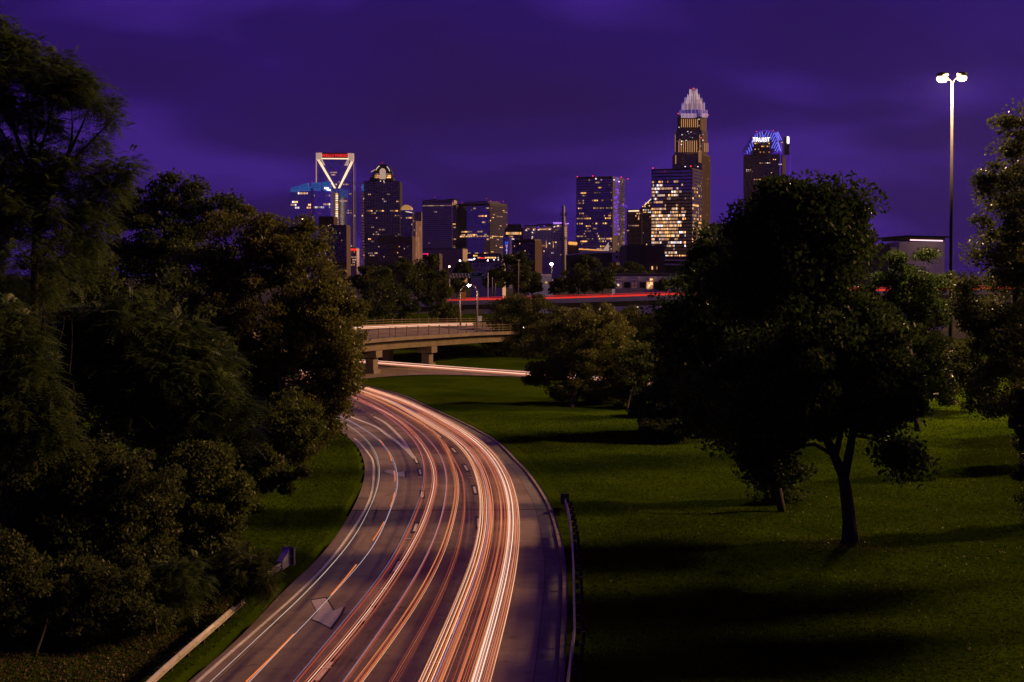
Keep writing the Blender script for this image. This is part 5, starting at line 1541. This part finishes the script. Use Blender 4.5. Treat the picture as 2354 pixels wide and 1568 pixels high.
# right edge: flat canopied building
t = Tower('pavilion', 'white flat roofed building with a glowing light bar under its dark canopy', 'building', 2110, 350)
f = t.foot(2068, 2171, 2175, .05, 0, 16); t.block(f, None, 556, W['white'], roof=False)
t.plate([K7(960, 268), K7(1180, 250), K7(1925, 268), K7(1925, 290), K7(1180, 290), K7(960, 290)], W['black'], 'canopy', -3, 18)
t.plate([K7(1015, 290), K7(1850, 290), K7(1850, 338), K7(1015, 338)], W['slate'], 'fascia', -.6, 14)
t.part('light_bar', emit('light_bar', (1.0, .62, .66), 1.6)).tube([P(*K7(1250, 330), 347.6), P(*K7(1810, 345), 347.6)], .17, 6)
t.plate([K7(1308, 548), K7(1440, 548), K7(1440, 640), K7(1308, 640)], W['black'], 'window_frame', -.7, .4); t.plate([K7(1322, 570), K7(1440, 570), K7(1440, 640), K7(1322, 640)], L['pink'], 'lit_window', -.95, .2)
f = t.foot(2047, 2080, 2081, 0, 3, 14); t.block(f, None, 567, W['white'], roof=False)
f = t.foot(1960, 2046, 2047, 0, -2, 18); t.block(f, None, 562, W['slate'], roof=False)
for k in range(5): t.plate([K7(1320 + k * 34, 845), K7(1332 + k * 34, 845), K7(1332 + k * 34, 872), K7(1320 + k * 34, 872)], L['white'], 'lit_window', -1, .2)
t.done()

# ------------------------------------------------------------------ trees, shrubs, ground cover
def leaf_quads(c, n_, size, droop=.25, aspect=.55):
    a = RNG.normal(0, 1, (n_, 3)); a[:, 2] -= droop
    a /= np.linalg.norm(a, axis=1)[:, None]
    b = np.cross(a, RNG.normal(0, 1, (n_, 3)) + (0, 0, .001)); b /= np.linalg.norm(b, axis=1)[:, None] + 1e-9
    s = size * (.6 + .8 * RNG.random((n_, 1)))
    V = np.empty((n_, 4, 3))
    V[:, 0] = c - a * s * .5; V[:, 2] = c + a * s * .5
    V[:, 1] = c + b * s * aspect * .5 + a * s * .06; V[:, 3] = c - b * s * aspect * .5 + a * s * .06
    return V
def fronds(c, out, n_, flen, pairs=7):
    """pinnate leaves: a stalk with pairs of narrow leaflets"""
    d = RNG.normal(0, .8, (n_, 3)) + out * .9; d[:, 2] = d[:, 2] * .55 + .12
    d /= np.linalg.norm(d, axis=1)[:, None]
    side = np.cross(d, np.array((0, 0, 1.0)) + RNG.normal(0, .3, (n_, 3))); side /= np.linalg.norm(side, axis=1)[:, None] + 1e-9
    L_ = flen * (.6 + .7 * RNG.random((n_, 1)))
    Vs = []
    for k in range(pairs):
        t_ = (k + 1) / pairs
        p = c + d * L_ * t_ - np.array((0, 0, 1.0)) * L_ * .42 * t_ * t_
        ll = L_ * .34 * (1 - .45 * abs(t_ - .45))
        for s_ in (-1, 1):
            dd = side * s_ * .85 + d * .5 - np.array((0, 0, .30)); dd /= np.linalg.norm(dd, axis=1)[:, None]
            w = np.cross(dd, np.cross(d, side)); w /= np.linalg.norm(w, axis=1)[:, None] + 1e-9
            V = np.empty((n_, 4, 3)); V[:, 0] = p; V[:, 2] = p + dd * ll; V[:, 1] = p + dd * ll * .45 + w * ll * .14; V[:, 3] = p + dd * ll * .45 - w * ll * .14
            Vs.append(V)
    return np.concatenate(Vs)
def plant(name, label, cat, Y, ells, n_leaf, size, mat, clump=1.0, nclump=None, base=None, trunk_r=.22, group=None, style='leaf', limbs=None, dens=1.0, sink=0.0, branch=True, flat=.62, depth=None, hollow=.3):
    """ells: (x, y, rx, ry[, dY]) outline ellipses in photograph pixels at distance Y"""
    m = Y / F
    E = []
    for q in ells:
        x, y, rx, ry = q[:4]; dY = q[4] if len(q) > 4 else 0.0
        c = np.array(P(x, y, Y + dY)); k = (Y + dY) / F
        E.append((c, np.array((rx * k, (depth or .95) * max(rx, min(ry, rx * 1.6)) * k, ry * k))))
    vol = np.array([e[1].prod() for e in E]); wgt = vol ** .62; wgt /= wgt.sum()
    if nclump is None:
        nclump = int(max(24, min(420, sum((e[1][0] * e[1][2]) for e in E) * 3.2 / clump ** 2 * dens)))
    # clump centres, most of them near the outside of the crown
    C, O = [], []
    for (c, r), w in zip(E, wgt):
        k = max(3, int(round(nclump * w)))
        d = RNG.normal(0, 1, (k, 3)); d /= np.linalg.norm(d, axis=1)[:, None]
        rad = hollow + (1 - hollow) * RNG.random((k, 1)) ** .45
        rad *= 1 + RNG.normal(0, .12, (k, 1))
        C.append(c + d * r * rad * np.clip(1 - clump * .35 / r.mean(), .5, 1)); O.append(d)
    C = np.vstack(C); O = np.vstack(O)
    if base is None:
        bx_ = E[0][0][0]; by_ = Y
        base = Vector((bx_, by_, tz(bx_, by_) if by_ < 235 else -.6))
    base = Vector(base)
    keep = (C[:, 2] > base.z + .25) | (name == 'hanging_branch')
    C, O = C[keep], O[keep]
    root = thing(name, label, cat, tuple(base - Vector((0, 0, sink))), group)
    # limbs
    mb = MB()
    cen = Vector(np.average([e[0] for e in E], axis=0, weights=wgt))
    nodes = []
    if limbs:
        for pts, rr in limbs:
            mb.tube(cr([P(*p[:2], Y + (p[2] if len(p) > 2 else 0)) for p in pts], 9), list(np.interp(np.linspace(0, 1, 9), np.linspace(0, 1, len(rr)), rr)), 8)
            nodes += [(Vector(q), rr[-1] * .8) for q in cr([P(*p[:2], Y + (p[2] if len(p) > 2 else 0)) for p in pts], 9)[4:]]
    else:
        topc = Vector((cen.x, cen.y, cen.z + .25 * (max(e[0][2] + e[1][2] for e in E) - cen.z)))
        tr = cr([base - Vector((0, 0, .3)), base.lerp(topc, .35) + Vector((random.uniform(-.2, .2), 0, 0)), base.lerp(topc, .7), topc], 10)
        mb.tube(tr, list(np.linspace(trunk_r * 1.15, trunk_r * .3, 10)), 8)
        nodes += [(Vector(q), trunk_r * .5) for q in tr[3:]]
    if branch:
        order = np.argsort(np.linalg.norm(C - np.array(cen), axis=1))
        pos = np.array([tuple(q[0]) for q in nodes]); rad_ = [q[1] for q in nodes]
        for i in order[:160]:
            c = C[i]
            d = np.linalg.norm(pos - c, axis=1) + np.maximum(0, pos[:, 2] - c[2]) * .8
            j = int(d.argmin()); a = pos[j]
            mid_ = (a + c) / 2 + np.array((0, 0, .10 * np.linalg.norm(c - a))) + RNG.normal(0, .06, 3) * np.linalg.norm(c - a)
            r0 = max(.018, min(rad_[j] * .7, .02 * np.linalg.norm(c - a) + .02))
            mb.tube([a, mid_, c], [r0, r0 * .75, r0 * .45], 4, False)
            pos = np.vstack((pos, mid_[None], c[None])); rad_ += [r0 * .75, r0 * .5]
    mb.build('trunk', M['bark'], root, smooth=True)
    # leaves
    k = np.maximum(4, (n_leaf / len(C) * RNG.uniform(.45, 1.55, len(C))).astype(int))
    idx = np.repeat(np.arange(len(C)), k)
    if style == 'leaf':
        cs = clump * RNG.uniform(.6, 1.35, len(C))
        off = RNG.normal(0, 1, (len(idx), 3)); off /= np.linalg.norm(off, axis=1)[:, None]
        off *= (RNG.random((len(idx), 1)) ** .5) * cs[idx][:, None] * np.array((1, 1, flat))
        pos = C[idx] + off
        pos[:, 2] = np.maximum(pos[:, 2], base.z + .05) if name != 'hanging_branch' else pos[:, 2]
        V = leaf_quads(pos, len(idx), size)
    else:
        off = RNG.normal(0, .38, (len(idx), 3)) * clump
        V = fronds(C[idx] + off, O[idx], len(idx), size)
    quads_np('crown', V, mat, root)
    return root

# --- right foreground tree with its forked trunk
plant('broadleaf_tree', 'big dark tree with a forked trunk standing on the right lawn', 'tree', 74,
      [(1850, 545, 160, 135), (1720, 640, 115, 110), (1930, 520, 70, 95), (1830, 760, 200, 170), (1960, 900, 150, 110), (1730, 890, 150, 130), (1800, 980, 110, 50), (1770, 1070, 80, 50, -1), (2060, 1050, 60, 50, -1), (2030, 940, 90, 60), (1900, 440, 70, 45), (1790, 450, 70, 50), (1730, 1040, 45, 35), (1720, 530, 60, 60), (1840, 480, 100, 70), (1970, 480, 45, 50), (1960, 590, 50, 60), (1800, 620, 150, 110), (1900, 700, 130, 120), (2000, 800, 120, 110), (1900, 860, 150, 120), (2050, 880, 70, 80), (1830, 920, 160, 90), (2070, 1030, 40, 45), (1900, 940, 110, 40)],
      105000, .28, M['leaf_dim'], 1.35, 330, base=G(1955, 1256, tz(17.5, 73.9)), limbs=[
          ([(1955, 1268), (1953, 1200), (1945, 1130), (1938, 1090)], [.55, .38, .34, .3]),
          ([(1938, 1092), (1915, 1040), (1893, 995), (1870, 900), (1850, 780), (1830, 600)], [.28, .23, .2, .16, .12, .05]),
          ([(1940, 1100), (1955, 1030), (1962, 985), (1965, 880), (1950, 700), (1930, 560)], [.26, .2, .18, .14, .1, .04]),
          ([(1940, 1110), (1925, 1060), (1935, 985), (1990, 880), (2040, 800)], [.2, .17, .15, .1, .05]),
          ([(1920, 1050), (1860, 1020), (1780, 1060), (1715, 1055)], [.12, .1, .07, .03]),
          ([(1962, 1000), (2010, 1010), (2070, 1030), (2110, 1060)], [.1, .08, .06, .03])])
plant('broadleaf_tree', 'second dark tree behind the left of the forked tree', 'tree', 87,
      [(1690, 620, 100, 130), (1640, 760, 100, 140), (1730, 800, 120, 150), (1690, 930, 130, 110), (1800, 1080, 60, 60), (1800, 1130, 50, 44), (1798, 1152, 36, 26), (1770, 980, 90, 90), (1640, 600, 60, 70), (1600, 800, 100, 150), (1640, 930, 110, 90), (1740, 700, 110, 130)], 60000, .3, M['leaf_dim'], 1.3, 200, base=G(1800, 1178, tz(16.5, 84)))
plant('broadleaf_tree', 'spreading dark tree at the left end of the right hand tree mass', 'tree', 123,
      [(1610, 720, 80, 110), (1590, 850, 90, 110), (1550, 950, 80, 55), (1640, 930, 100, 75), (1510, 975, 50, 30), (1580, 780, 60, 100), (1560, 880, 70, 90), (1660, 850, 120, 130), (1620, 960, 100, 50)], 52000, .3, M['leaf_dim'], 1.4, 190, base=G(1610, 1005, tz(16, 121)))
plant('shrub', 'low dark shrub on the lawn at the foot of the spreading tree', 'shrub', 118, [(1500, 985, 40, 26), (1560, 990, 50, 28)], 9000, .22, M['leaf_dark'], .6, 50, trunk_r=.05)
# --- right edge
plant('broadleaf_tree', 'finer leaved tree in front of the lower part of the tall mast', 'tree', 132,
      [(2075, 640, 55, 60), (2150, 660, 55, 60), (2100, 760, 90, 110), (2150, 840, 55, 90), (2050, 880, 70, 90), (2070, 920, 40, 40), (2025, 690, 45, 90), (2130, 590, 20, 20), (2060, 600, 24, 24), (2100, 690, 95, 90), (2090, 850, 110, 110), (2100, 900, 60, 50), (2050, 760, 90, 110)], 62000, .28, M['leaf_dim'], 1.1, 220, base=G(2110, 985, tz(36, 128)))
plant('broadleaf_tree', 'tall tree at the right edge lit amber on its left side', 'tree', 112,
      [(2345, 300, 45, 80), (2335, 430, 75, 95), (2290, 560, 80, 90), (2370, 560, 110, 160), (2280, 700, 95, 100), (2330, 820, 120, 130), (2260, 840, 75, 110), (2400, 700, 110, 220), (2265, 425, 32, 38), (2325, 350, 25, 24), (2270, 930, 60, 45), (2225, 690, 35, 60)], 66000, .28, M['leaf_mid'], 1.2, 360, base=G(2330, 985, tz(39, 117)), trunk_r=.4)
plant('broadleaf_tree', 'small dark tree cut off by the right edge beside the mast lawn', 'tree', 96,
      [(2370, 930, 55, 60), (2350, 975, 28, 30), (2400, 1010, 60, 80)], 16000, .24, M['leaf_mid'], .8, 90, base=(37, 96, tz(37, 96)))
plant('shrub', 'dark bush at the bottom right edge casting shade on the lawn', 'shrub', 76, [(2400, 1110, 60, 80), (2430, 1240, 70, 70)], 12000, .2, M['leaf_dark'], .7, 70, trunk_r=.06)
# --- middle
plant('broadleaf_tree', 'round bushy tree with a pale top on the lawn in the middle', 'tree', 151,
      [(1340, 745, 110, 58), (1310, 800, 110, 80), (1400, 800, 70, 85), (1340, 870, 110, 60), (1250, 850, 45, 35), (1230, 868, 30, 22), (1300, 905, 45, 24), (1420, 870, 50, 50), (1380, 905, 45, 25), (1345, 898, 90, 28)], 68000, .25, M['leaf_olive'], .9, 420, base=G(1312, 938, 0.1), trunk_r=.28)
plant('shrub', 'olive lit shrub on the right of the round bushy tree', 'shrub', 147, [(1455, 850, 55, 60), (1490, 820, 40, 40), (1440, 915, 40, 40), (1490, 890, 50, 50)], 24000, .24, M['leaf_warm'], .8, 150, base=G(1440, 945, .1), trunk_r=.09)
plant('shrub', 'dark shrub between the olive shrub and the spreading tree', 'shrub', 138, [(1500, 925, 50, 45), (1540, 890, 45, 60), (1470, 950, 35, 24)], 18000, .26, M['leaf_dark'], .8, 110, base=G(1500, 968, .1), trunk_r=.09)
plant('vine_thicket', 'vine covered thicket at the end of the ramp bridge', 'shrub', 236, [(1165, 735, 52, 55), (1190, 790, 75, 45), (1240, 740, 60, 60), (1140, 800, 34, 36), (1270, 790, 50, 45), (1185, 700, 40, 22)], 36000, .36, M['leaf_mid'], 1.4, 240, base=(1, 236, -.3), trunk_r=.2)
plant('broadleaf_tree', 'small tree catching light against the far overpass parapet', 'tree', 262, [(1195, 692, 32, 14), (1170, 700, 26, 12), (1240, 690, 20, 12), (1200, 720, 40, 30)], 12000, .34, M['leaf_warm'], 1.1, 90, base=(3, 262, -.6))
plant('broadleaf_tree', 'dark tree under the right end of the far overpass', 'tree', 232, [(1500, 760, 50, 50), (1450, 740, 35, 40), (1550, 760, 40, 60), (1500, 800, 60, 40)], 26000, .36, M['leaf_mid'], 1.3, 170, base=(23, 232, -.3))
# hedge of dark trees behind the ramp bridge, each its own tree
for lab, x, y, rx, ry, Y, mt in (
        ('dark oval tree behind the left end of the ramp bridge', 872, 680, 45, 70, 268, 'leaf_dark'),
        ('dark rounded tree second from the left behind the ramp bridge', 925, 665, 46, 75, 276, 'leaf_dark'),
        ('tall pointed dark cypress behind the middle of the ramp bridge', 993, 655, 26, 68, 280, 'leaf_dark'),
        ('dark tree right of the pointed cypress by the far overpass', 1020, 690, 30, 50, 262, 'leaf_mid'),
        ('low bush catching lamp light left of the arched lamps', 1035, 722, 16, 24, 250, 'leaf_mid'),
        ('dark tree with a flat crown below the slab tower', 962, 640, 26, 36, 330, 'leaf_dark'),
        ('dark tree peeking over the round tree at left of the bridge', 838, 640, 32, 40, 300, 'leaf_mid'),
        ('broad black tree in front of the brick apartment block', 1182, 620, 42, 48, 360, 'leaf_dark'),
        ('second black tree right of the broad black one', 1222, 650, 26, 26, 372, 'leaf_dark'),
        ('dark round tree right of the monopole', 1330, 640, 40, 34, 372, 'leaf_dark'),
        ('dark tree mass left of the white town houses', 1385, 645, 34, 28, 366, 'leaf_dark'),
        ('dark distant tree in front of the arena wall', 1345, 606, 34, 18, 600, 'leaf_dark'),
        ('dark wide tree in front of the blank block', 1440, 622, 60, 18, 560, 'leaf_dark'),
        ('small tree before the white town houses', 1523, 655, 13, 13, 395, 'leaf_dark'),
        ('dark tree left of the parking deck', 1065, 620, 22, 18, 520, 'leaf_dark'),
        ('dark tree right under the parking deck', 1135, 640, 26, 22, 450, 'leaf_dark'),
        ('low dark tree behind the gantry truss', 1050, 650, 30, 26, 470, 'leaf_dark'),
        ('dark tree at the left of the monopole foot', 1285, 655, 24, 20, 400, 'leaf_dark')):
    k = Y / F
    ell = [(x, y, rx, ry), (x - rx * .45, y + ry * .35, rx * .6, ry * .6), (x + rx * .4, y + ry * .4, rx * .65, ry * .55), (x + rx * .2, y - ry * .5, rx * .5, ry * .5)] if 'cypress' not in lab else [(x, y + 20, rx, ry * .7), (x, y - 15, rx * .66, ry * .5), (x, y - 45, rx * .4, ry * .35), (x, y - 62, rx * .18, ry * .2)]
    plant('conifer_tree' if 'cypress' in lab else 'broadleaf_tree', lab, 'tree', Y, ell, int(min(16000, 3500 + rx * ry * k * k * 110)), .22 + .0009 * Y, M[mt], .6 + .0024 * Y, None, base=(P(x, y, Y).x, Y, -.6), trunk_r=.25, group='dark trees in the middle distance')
# --- left: the tall airy tree
plant('tall_tree', 'tall airy tree at the top left with bare limbs showing between layered foliage', 'tree', 78,
      [(15, 120, 75, 40), (95, 165, 105, 50), (190, 225, 80, 36), (245, 275, 38, 16), (150, 190, 90, 45), (-40, 150, 120, 120), (30, 250, 70, 30),
       (110, 300, 60, 20), (205, 330, 45, 14), (60, 380, 120, 55), (180, 400, 90, 40), (280, 385, 55, 26), (255, 435, 50, 26), (-30, 420, 120, 110), (110, 470, 150, 70), (200, 520, 70, 60), (60, 600, 190, 130), (10, 62, 14, 22)],
      21000, .62, M['leaf_sumac'], .8, 520, base=(-25, 78, tz(-25, 78)), style='frond', flat=.5, limbs=[
          ([(70, 1200), (75, 900), (80, 600), (78, 430), (72, 320), (60, 200)], [.4, .34, .28, .2, .14, .05]),
          ([(80, 560), (120, 430), (170, 330), (205, 250)], [.18, .13, .1, .04]),
          ([(80, 480), (140, 400), (215, 320), (262, 272)], [.13, .1, .07, .03]),
          ([(78, 420), (40, 320), (15, 220), (5, 100)], [.14, .11, .08, .03]),
          ([(85, 600), (190, 480), (260, 420), (318, 385)], [.16, .12, .08, .03]),
          ([(80, 380), (110, 290), (130, 200)], [.1, .07, .03]), ([(78, 330), (95, 260), (90, 170)], [.08, .06, .03]), ([(110, 440), (160, 340), (165, 260), (150, 190)], [.09, .07, .05, .02]), ([(60, 400), (20, 330), (-20, 260)], [.1, .07, .04])])
plant('broadleaf_tree', 'dark tree with spiky leading shoots between the airy tree and the round tree', 'tree', 118,
      [(310, 480, 60, 55), (385, 445, 42, 45), (350, 540, 120, 90), (450, 470, 45, 50), (300, 640, 130, 120), (430, 600, 100, 120), (395, 412, 14, 18), (442, 425, 14, 18), (370, 760, 160, 120), (520, 480, 50, 45)], 52000, .3, M['leaf_dark'], 1.1, 360, base=(-30, 118, tz(-30, 118)), trunk_r=.3)
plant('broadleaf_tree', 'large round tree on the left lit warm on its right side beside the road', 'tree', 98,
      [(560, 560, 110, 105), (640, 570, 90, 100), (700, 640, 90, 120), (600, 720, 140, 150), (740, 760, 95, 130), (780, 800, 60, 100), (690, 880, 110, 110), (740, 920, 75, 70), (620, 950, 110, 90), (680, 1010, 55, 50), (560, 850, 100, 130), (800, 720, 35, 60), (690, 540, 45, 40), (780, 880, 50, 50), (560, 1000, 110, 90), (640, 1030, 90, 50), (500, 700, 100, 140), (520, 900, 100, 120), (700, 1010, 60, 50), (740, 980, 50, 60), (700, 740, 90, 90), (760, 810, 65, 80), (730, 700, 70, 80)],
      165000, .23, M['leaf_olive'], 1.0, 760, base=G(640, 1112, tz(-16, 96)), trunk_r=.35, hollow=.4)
plant('shrub', 'leafy skirt of shrubs under the round tree at the edge of the left grass patch', 'shrub', 88,
      [(620, 1010, 90, 60), (690, 990, 60, 45), (550, 1060, 80, 80), (600, 1080, 55, 45), (500, 1120, 70, 90), (660, 950, 80, 70)], 36000, .22, M['leaf_warm'], .8, 220, base=G(600, 1120, .3), trunk_r=.07)
plant('hanging_branch', 'drooping leafy branch hanging over the left grass patch', 'branch', 84,
      [(655, 1090, 22, 26), (620, 1060, 30, 16), (700, 1085, 16, 14), (590, 1045, 40, 26), (660, 1125, 16, 16), (615, 1110, 24, 16)], 5200, .26, M['leaf_warm'], .5, 46, base=P(560, 1010, 84), limbs=[([(520, 1000), (590, 1040), (640, 1075), (665, 1110)], [.08, .06, .04, .02]), ([(570, 1025), (640, 1050), (700, 1080)], [.05, .035, .015])])
# --- left: sumac thickets and vine covered masses
plant('sumac_tree', 'feathery sumac with long drooping fronds left of the round tree', 'tree', 66,
      [(300, 745, 110, 60), (400, 790, 110, 70), (240, 800, 90, 80), (460, 860, 90, 80), (340, 880, 150, 90), (500, 960, 80, 90), (420, 1000, 110, 80), (200, 760, 60, 50)], 8600, .85, M['leaf_sumac'], .7, 300, base=(-17, 66, tz(-17, 66)), style='frond', trunk_r=.07)
plant('sumac_tree', 'feathery sumac with pale fronds at the left edge of the picture', 'tree', 56,
      [(20, 790, 90, 70), (-20, 860, 100, 100), (70, 870, 70, 60), (40, 960, 100, 70), (110, 1000, 60, 50), (20, 740, 50, 40)], 6200, .72, M['leaf_sumac'], .6, 200, base=(-20, 56, tz(-20, 56)), style='frond', trunk_r=.05)
plant('vine_thicket', 'vine draped thicket below the sumac at the left', 'shrub', 58,
      [(60, 1120, 130, 110), (200, 1100, 110, 100), (320, 1120, 110, 90), (150, 1250, 160, 120), (20, 1280, 120, 120), (300, 1260, 110, 110)], 60000, .17, M['leaf_ivy'], .6, 420, base=(-18.5, 58, tz(-18.5, 58)), trunk_r=.12)
plant('vine_thicket', 'vine draped thicket between the sumac and the left grass patch', 'shrub', 62,
      [(430, 1120, 100, 100), (500, 1180, 70, 100), (400, 1250, 110, 110), (500, 1280, 60, 80), (470, 1080, 90, 60), (540, 1130, 45, 50)], 46000, .18, M['leaf_warm'], .6, 320, base=(-14.6, 62, tz(-14.6, 62)), trunk_r=.12)
plant('shrub', 'shrub with drooping narrow leaves over the left guardrail end', 'shrub', 57.5,
      [(560, 1300, 55, 50), (600, 1320, 45, 36), (530, 1340, 60, 40), (480, 1330, 60, 50), (620, 1345, 22, 16)], 3200, .42, M['leaf_ivy'], .35, 110, base=G(545, 1385, .4), style='frond', trunk_r=.05)
plant('shrub', 'leafy weeds rising behind the left guardrail', 'shrub', 55,
      [(390, 1360, 80, 50), (320, 1390, 80, 50), (420, 1330, 60, 40), (230, 1400, 70, 50)], 2600, .5, M['leaf_sumac'], .4, 110, base=G(360, 1440, .8), style='frond', trunk_r=.05)
plant('shrub', 'dark ivy mound at the lower left edge', 'shrub', 53, [(40, 1420, 150, 75), (180, 1430, 110, 60), (300, 1420, 90, 55), (90, 1340, 150, 80), (250, 1350, 120, 70), (-20, 1300, 80, 90)], 34000, .15, M['leaf_ivy'], .5, 260, base=G(80, 1490, .8), trunk_r=.05)
plant('broadleaf_tree', 'dark tree filling the gap behind the sumacs', 'tree', 90,
      [(180, 650, 150, 110), (60, 720, 150, 130), (330, 760, 160, 140), (460, 900, 120, 150), (250, 900, 180, 160), (80, 950, 170, 170)], 42000, .32, M['leaf_dark'], 1.2, 260, base=(-30, 90, tz(-30, 90)), trunk_r=.3)

# leaf litter and ivy on the bank below the left guardrail
def cover(name, n_, xr, yr, size, mat, fn):
    x = RNG.uniform(*xr, n_); y = RNG.uniform(*yr, n_)
    ok = fn(x, y); x, y = x[ok], y[ok]
    z = terrain(x, y) + .02 + .10 * RNG.random(len(x)) ** 2
    V = leaf_quads(np.stack((x, y, z), 1), len(x), size, .0)
    V[:, :, 2] = np.maximum(V[:, :, 2], z[:, None] - .05)
    return quads_np(name, V, mat, kind='stuff')
def left_side(lo, hi):
    def f(x, y):
        pts = np.stack((x, y), 1)
        d = dist(pts, bank_l)
        return ~inside(pts, poly) & (d > lo) & (d < hi) & (x < 0)
    return f
cover('leaf_litter', 70000, (-34, -6), (38, 66), .10, M['leaf_dry'], left_side(1.4, 16))
cover('ground_cover', 60000, (-34, -6), (38, 68), .12, M['leaf_ivy'], left_side(1.6, 18))
tb = G(1955, 1256, tz(17.5, 73.9))
cover('fallen_leaves', 2600, (tb.x - 5, tb.x + 4), (tb.y - 4, tb.y + 3), .10, M['leaf_dry'], lambda x, y: ((x - tb.x) ** 2 / 9 + (y - tb.y) ** 2 / 5) < RNG.random(len(x)) * 1.6)
cover('fallen_leaves', 2600, (2, 30), (44, 120), .09, M['leaf_dry'], lambda x, y: x > .02 * y + 2)
for lab, x, y, r_ in (('tree just past the right edge whose shade falls on the lower lawn', 33.5, 66, 5.6), ('smaller tree past the right edge nearest the camera shading the lawn', 32.5, 57.5, 5.2), ('middle tree of the three past the right edge, farthest from the camera', 34.8, 76.5, 5.0)):  # unseen trees, set out of view to shade the lower lawn
    gz = tz(x, y); k_ = F / y
    yy = lambda z: HOR + (CAM_H - z) * k_
    px_ = CX + x * k_
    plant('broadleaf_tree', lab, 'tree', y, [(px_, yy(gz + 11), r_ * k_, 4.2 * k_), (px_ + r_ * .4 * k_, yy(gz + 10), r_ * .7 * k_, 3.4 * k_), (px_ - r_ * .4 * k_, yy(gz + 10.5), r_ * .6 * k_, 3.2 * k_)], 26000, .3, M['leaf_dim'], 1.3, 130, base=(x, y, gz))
# straggling bare stems by the left sumacs
stems = thing('bare_sapling', 'few bare upright stems standing out of the sumac at the left edge', 'sapling', tuple(P(100, 780, 54)))
for x0, y0, x1, y1 in ((98, 690, 95, 760), (104, 700, 100, 780), (150, 720, 132, 800), (165, 735, 160, 860), (172, 1000, 168, 880), (310, 1060, 290, 1130)):
    mb = MB(); mb.tube(cr([P(x1, y1, 54), P((x0 + x1) / 2 + 3, (y0 + y1) / 2, 54), P(x0, y0, 54)], 6), [.03, .025, .022, .02, .016, .01], 5); mb.build('stem', M['bark'], stems)

# earth bank under the far overpass
mb = MB()
q = [(-40, 246, -.6), (70, 246, -.6), (70, 318, 4.2), (-40, 330, 4.2)]
mb.quad(*q); mb.quad(q[3], q[2], (70, 345, -.6), (-40, 352, -.6))
mb.build('grass_bank', M['grass'], kind='structure')

# ------------------------------------------------------------------ thin evening haze over the whole place
mb = MB(); mb.bx(-2300, 2300, -300, 3300, -1.8, 290)
hz = mb.build('haze', haze_mat(1.3e-5), kind='stuff')
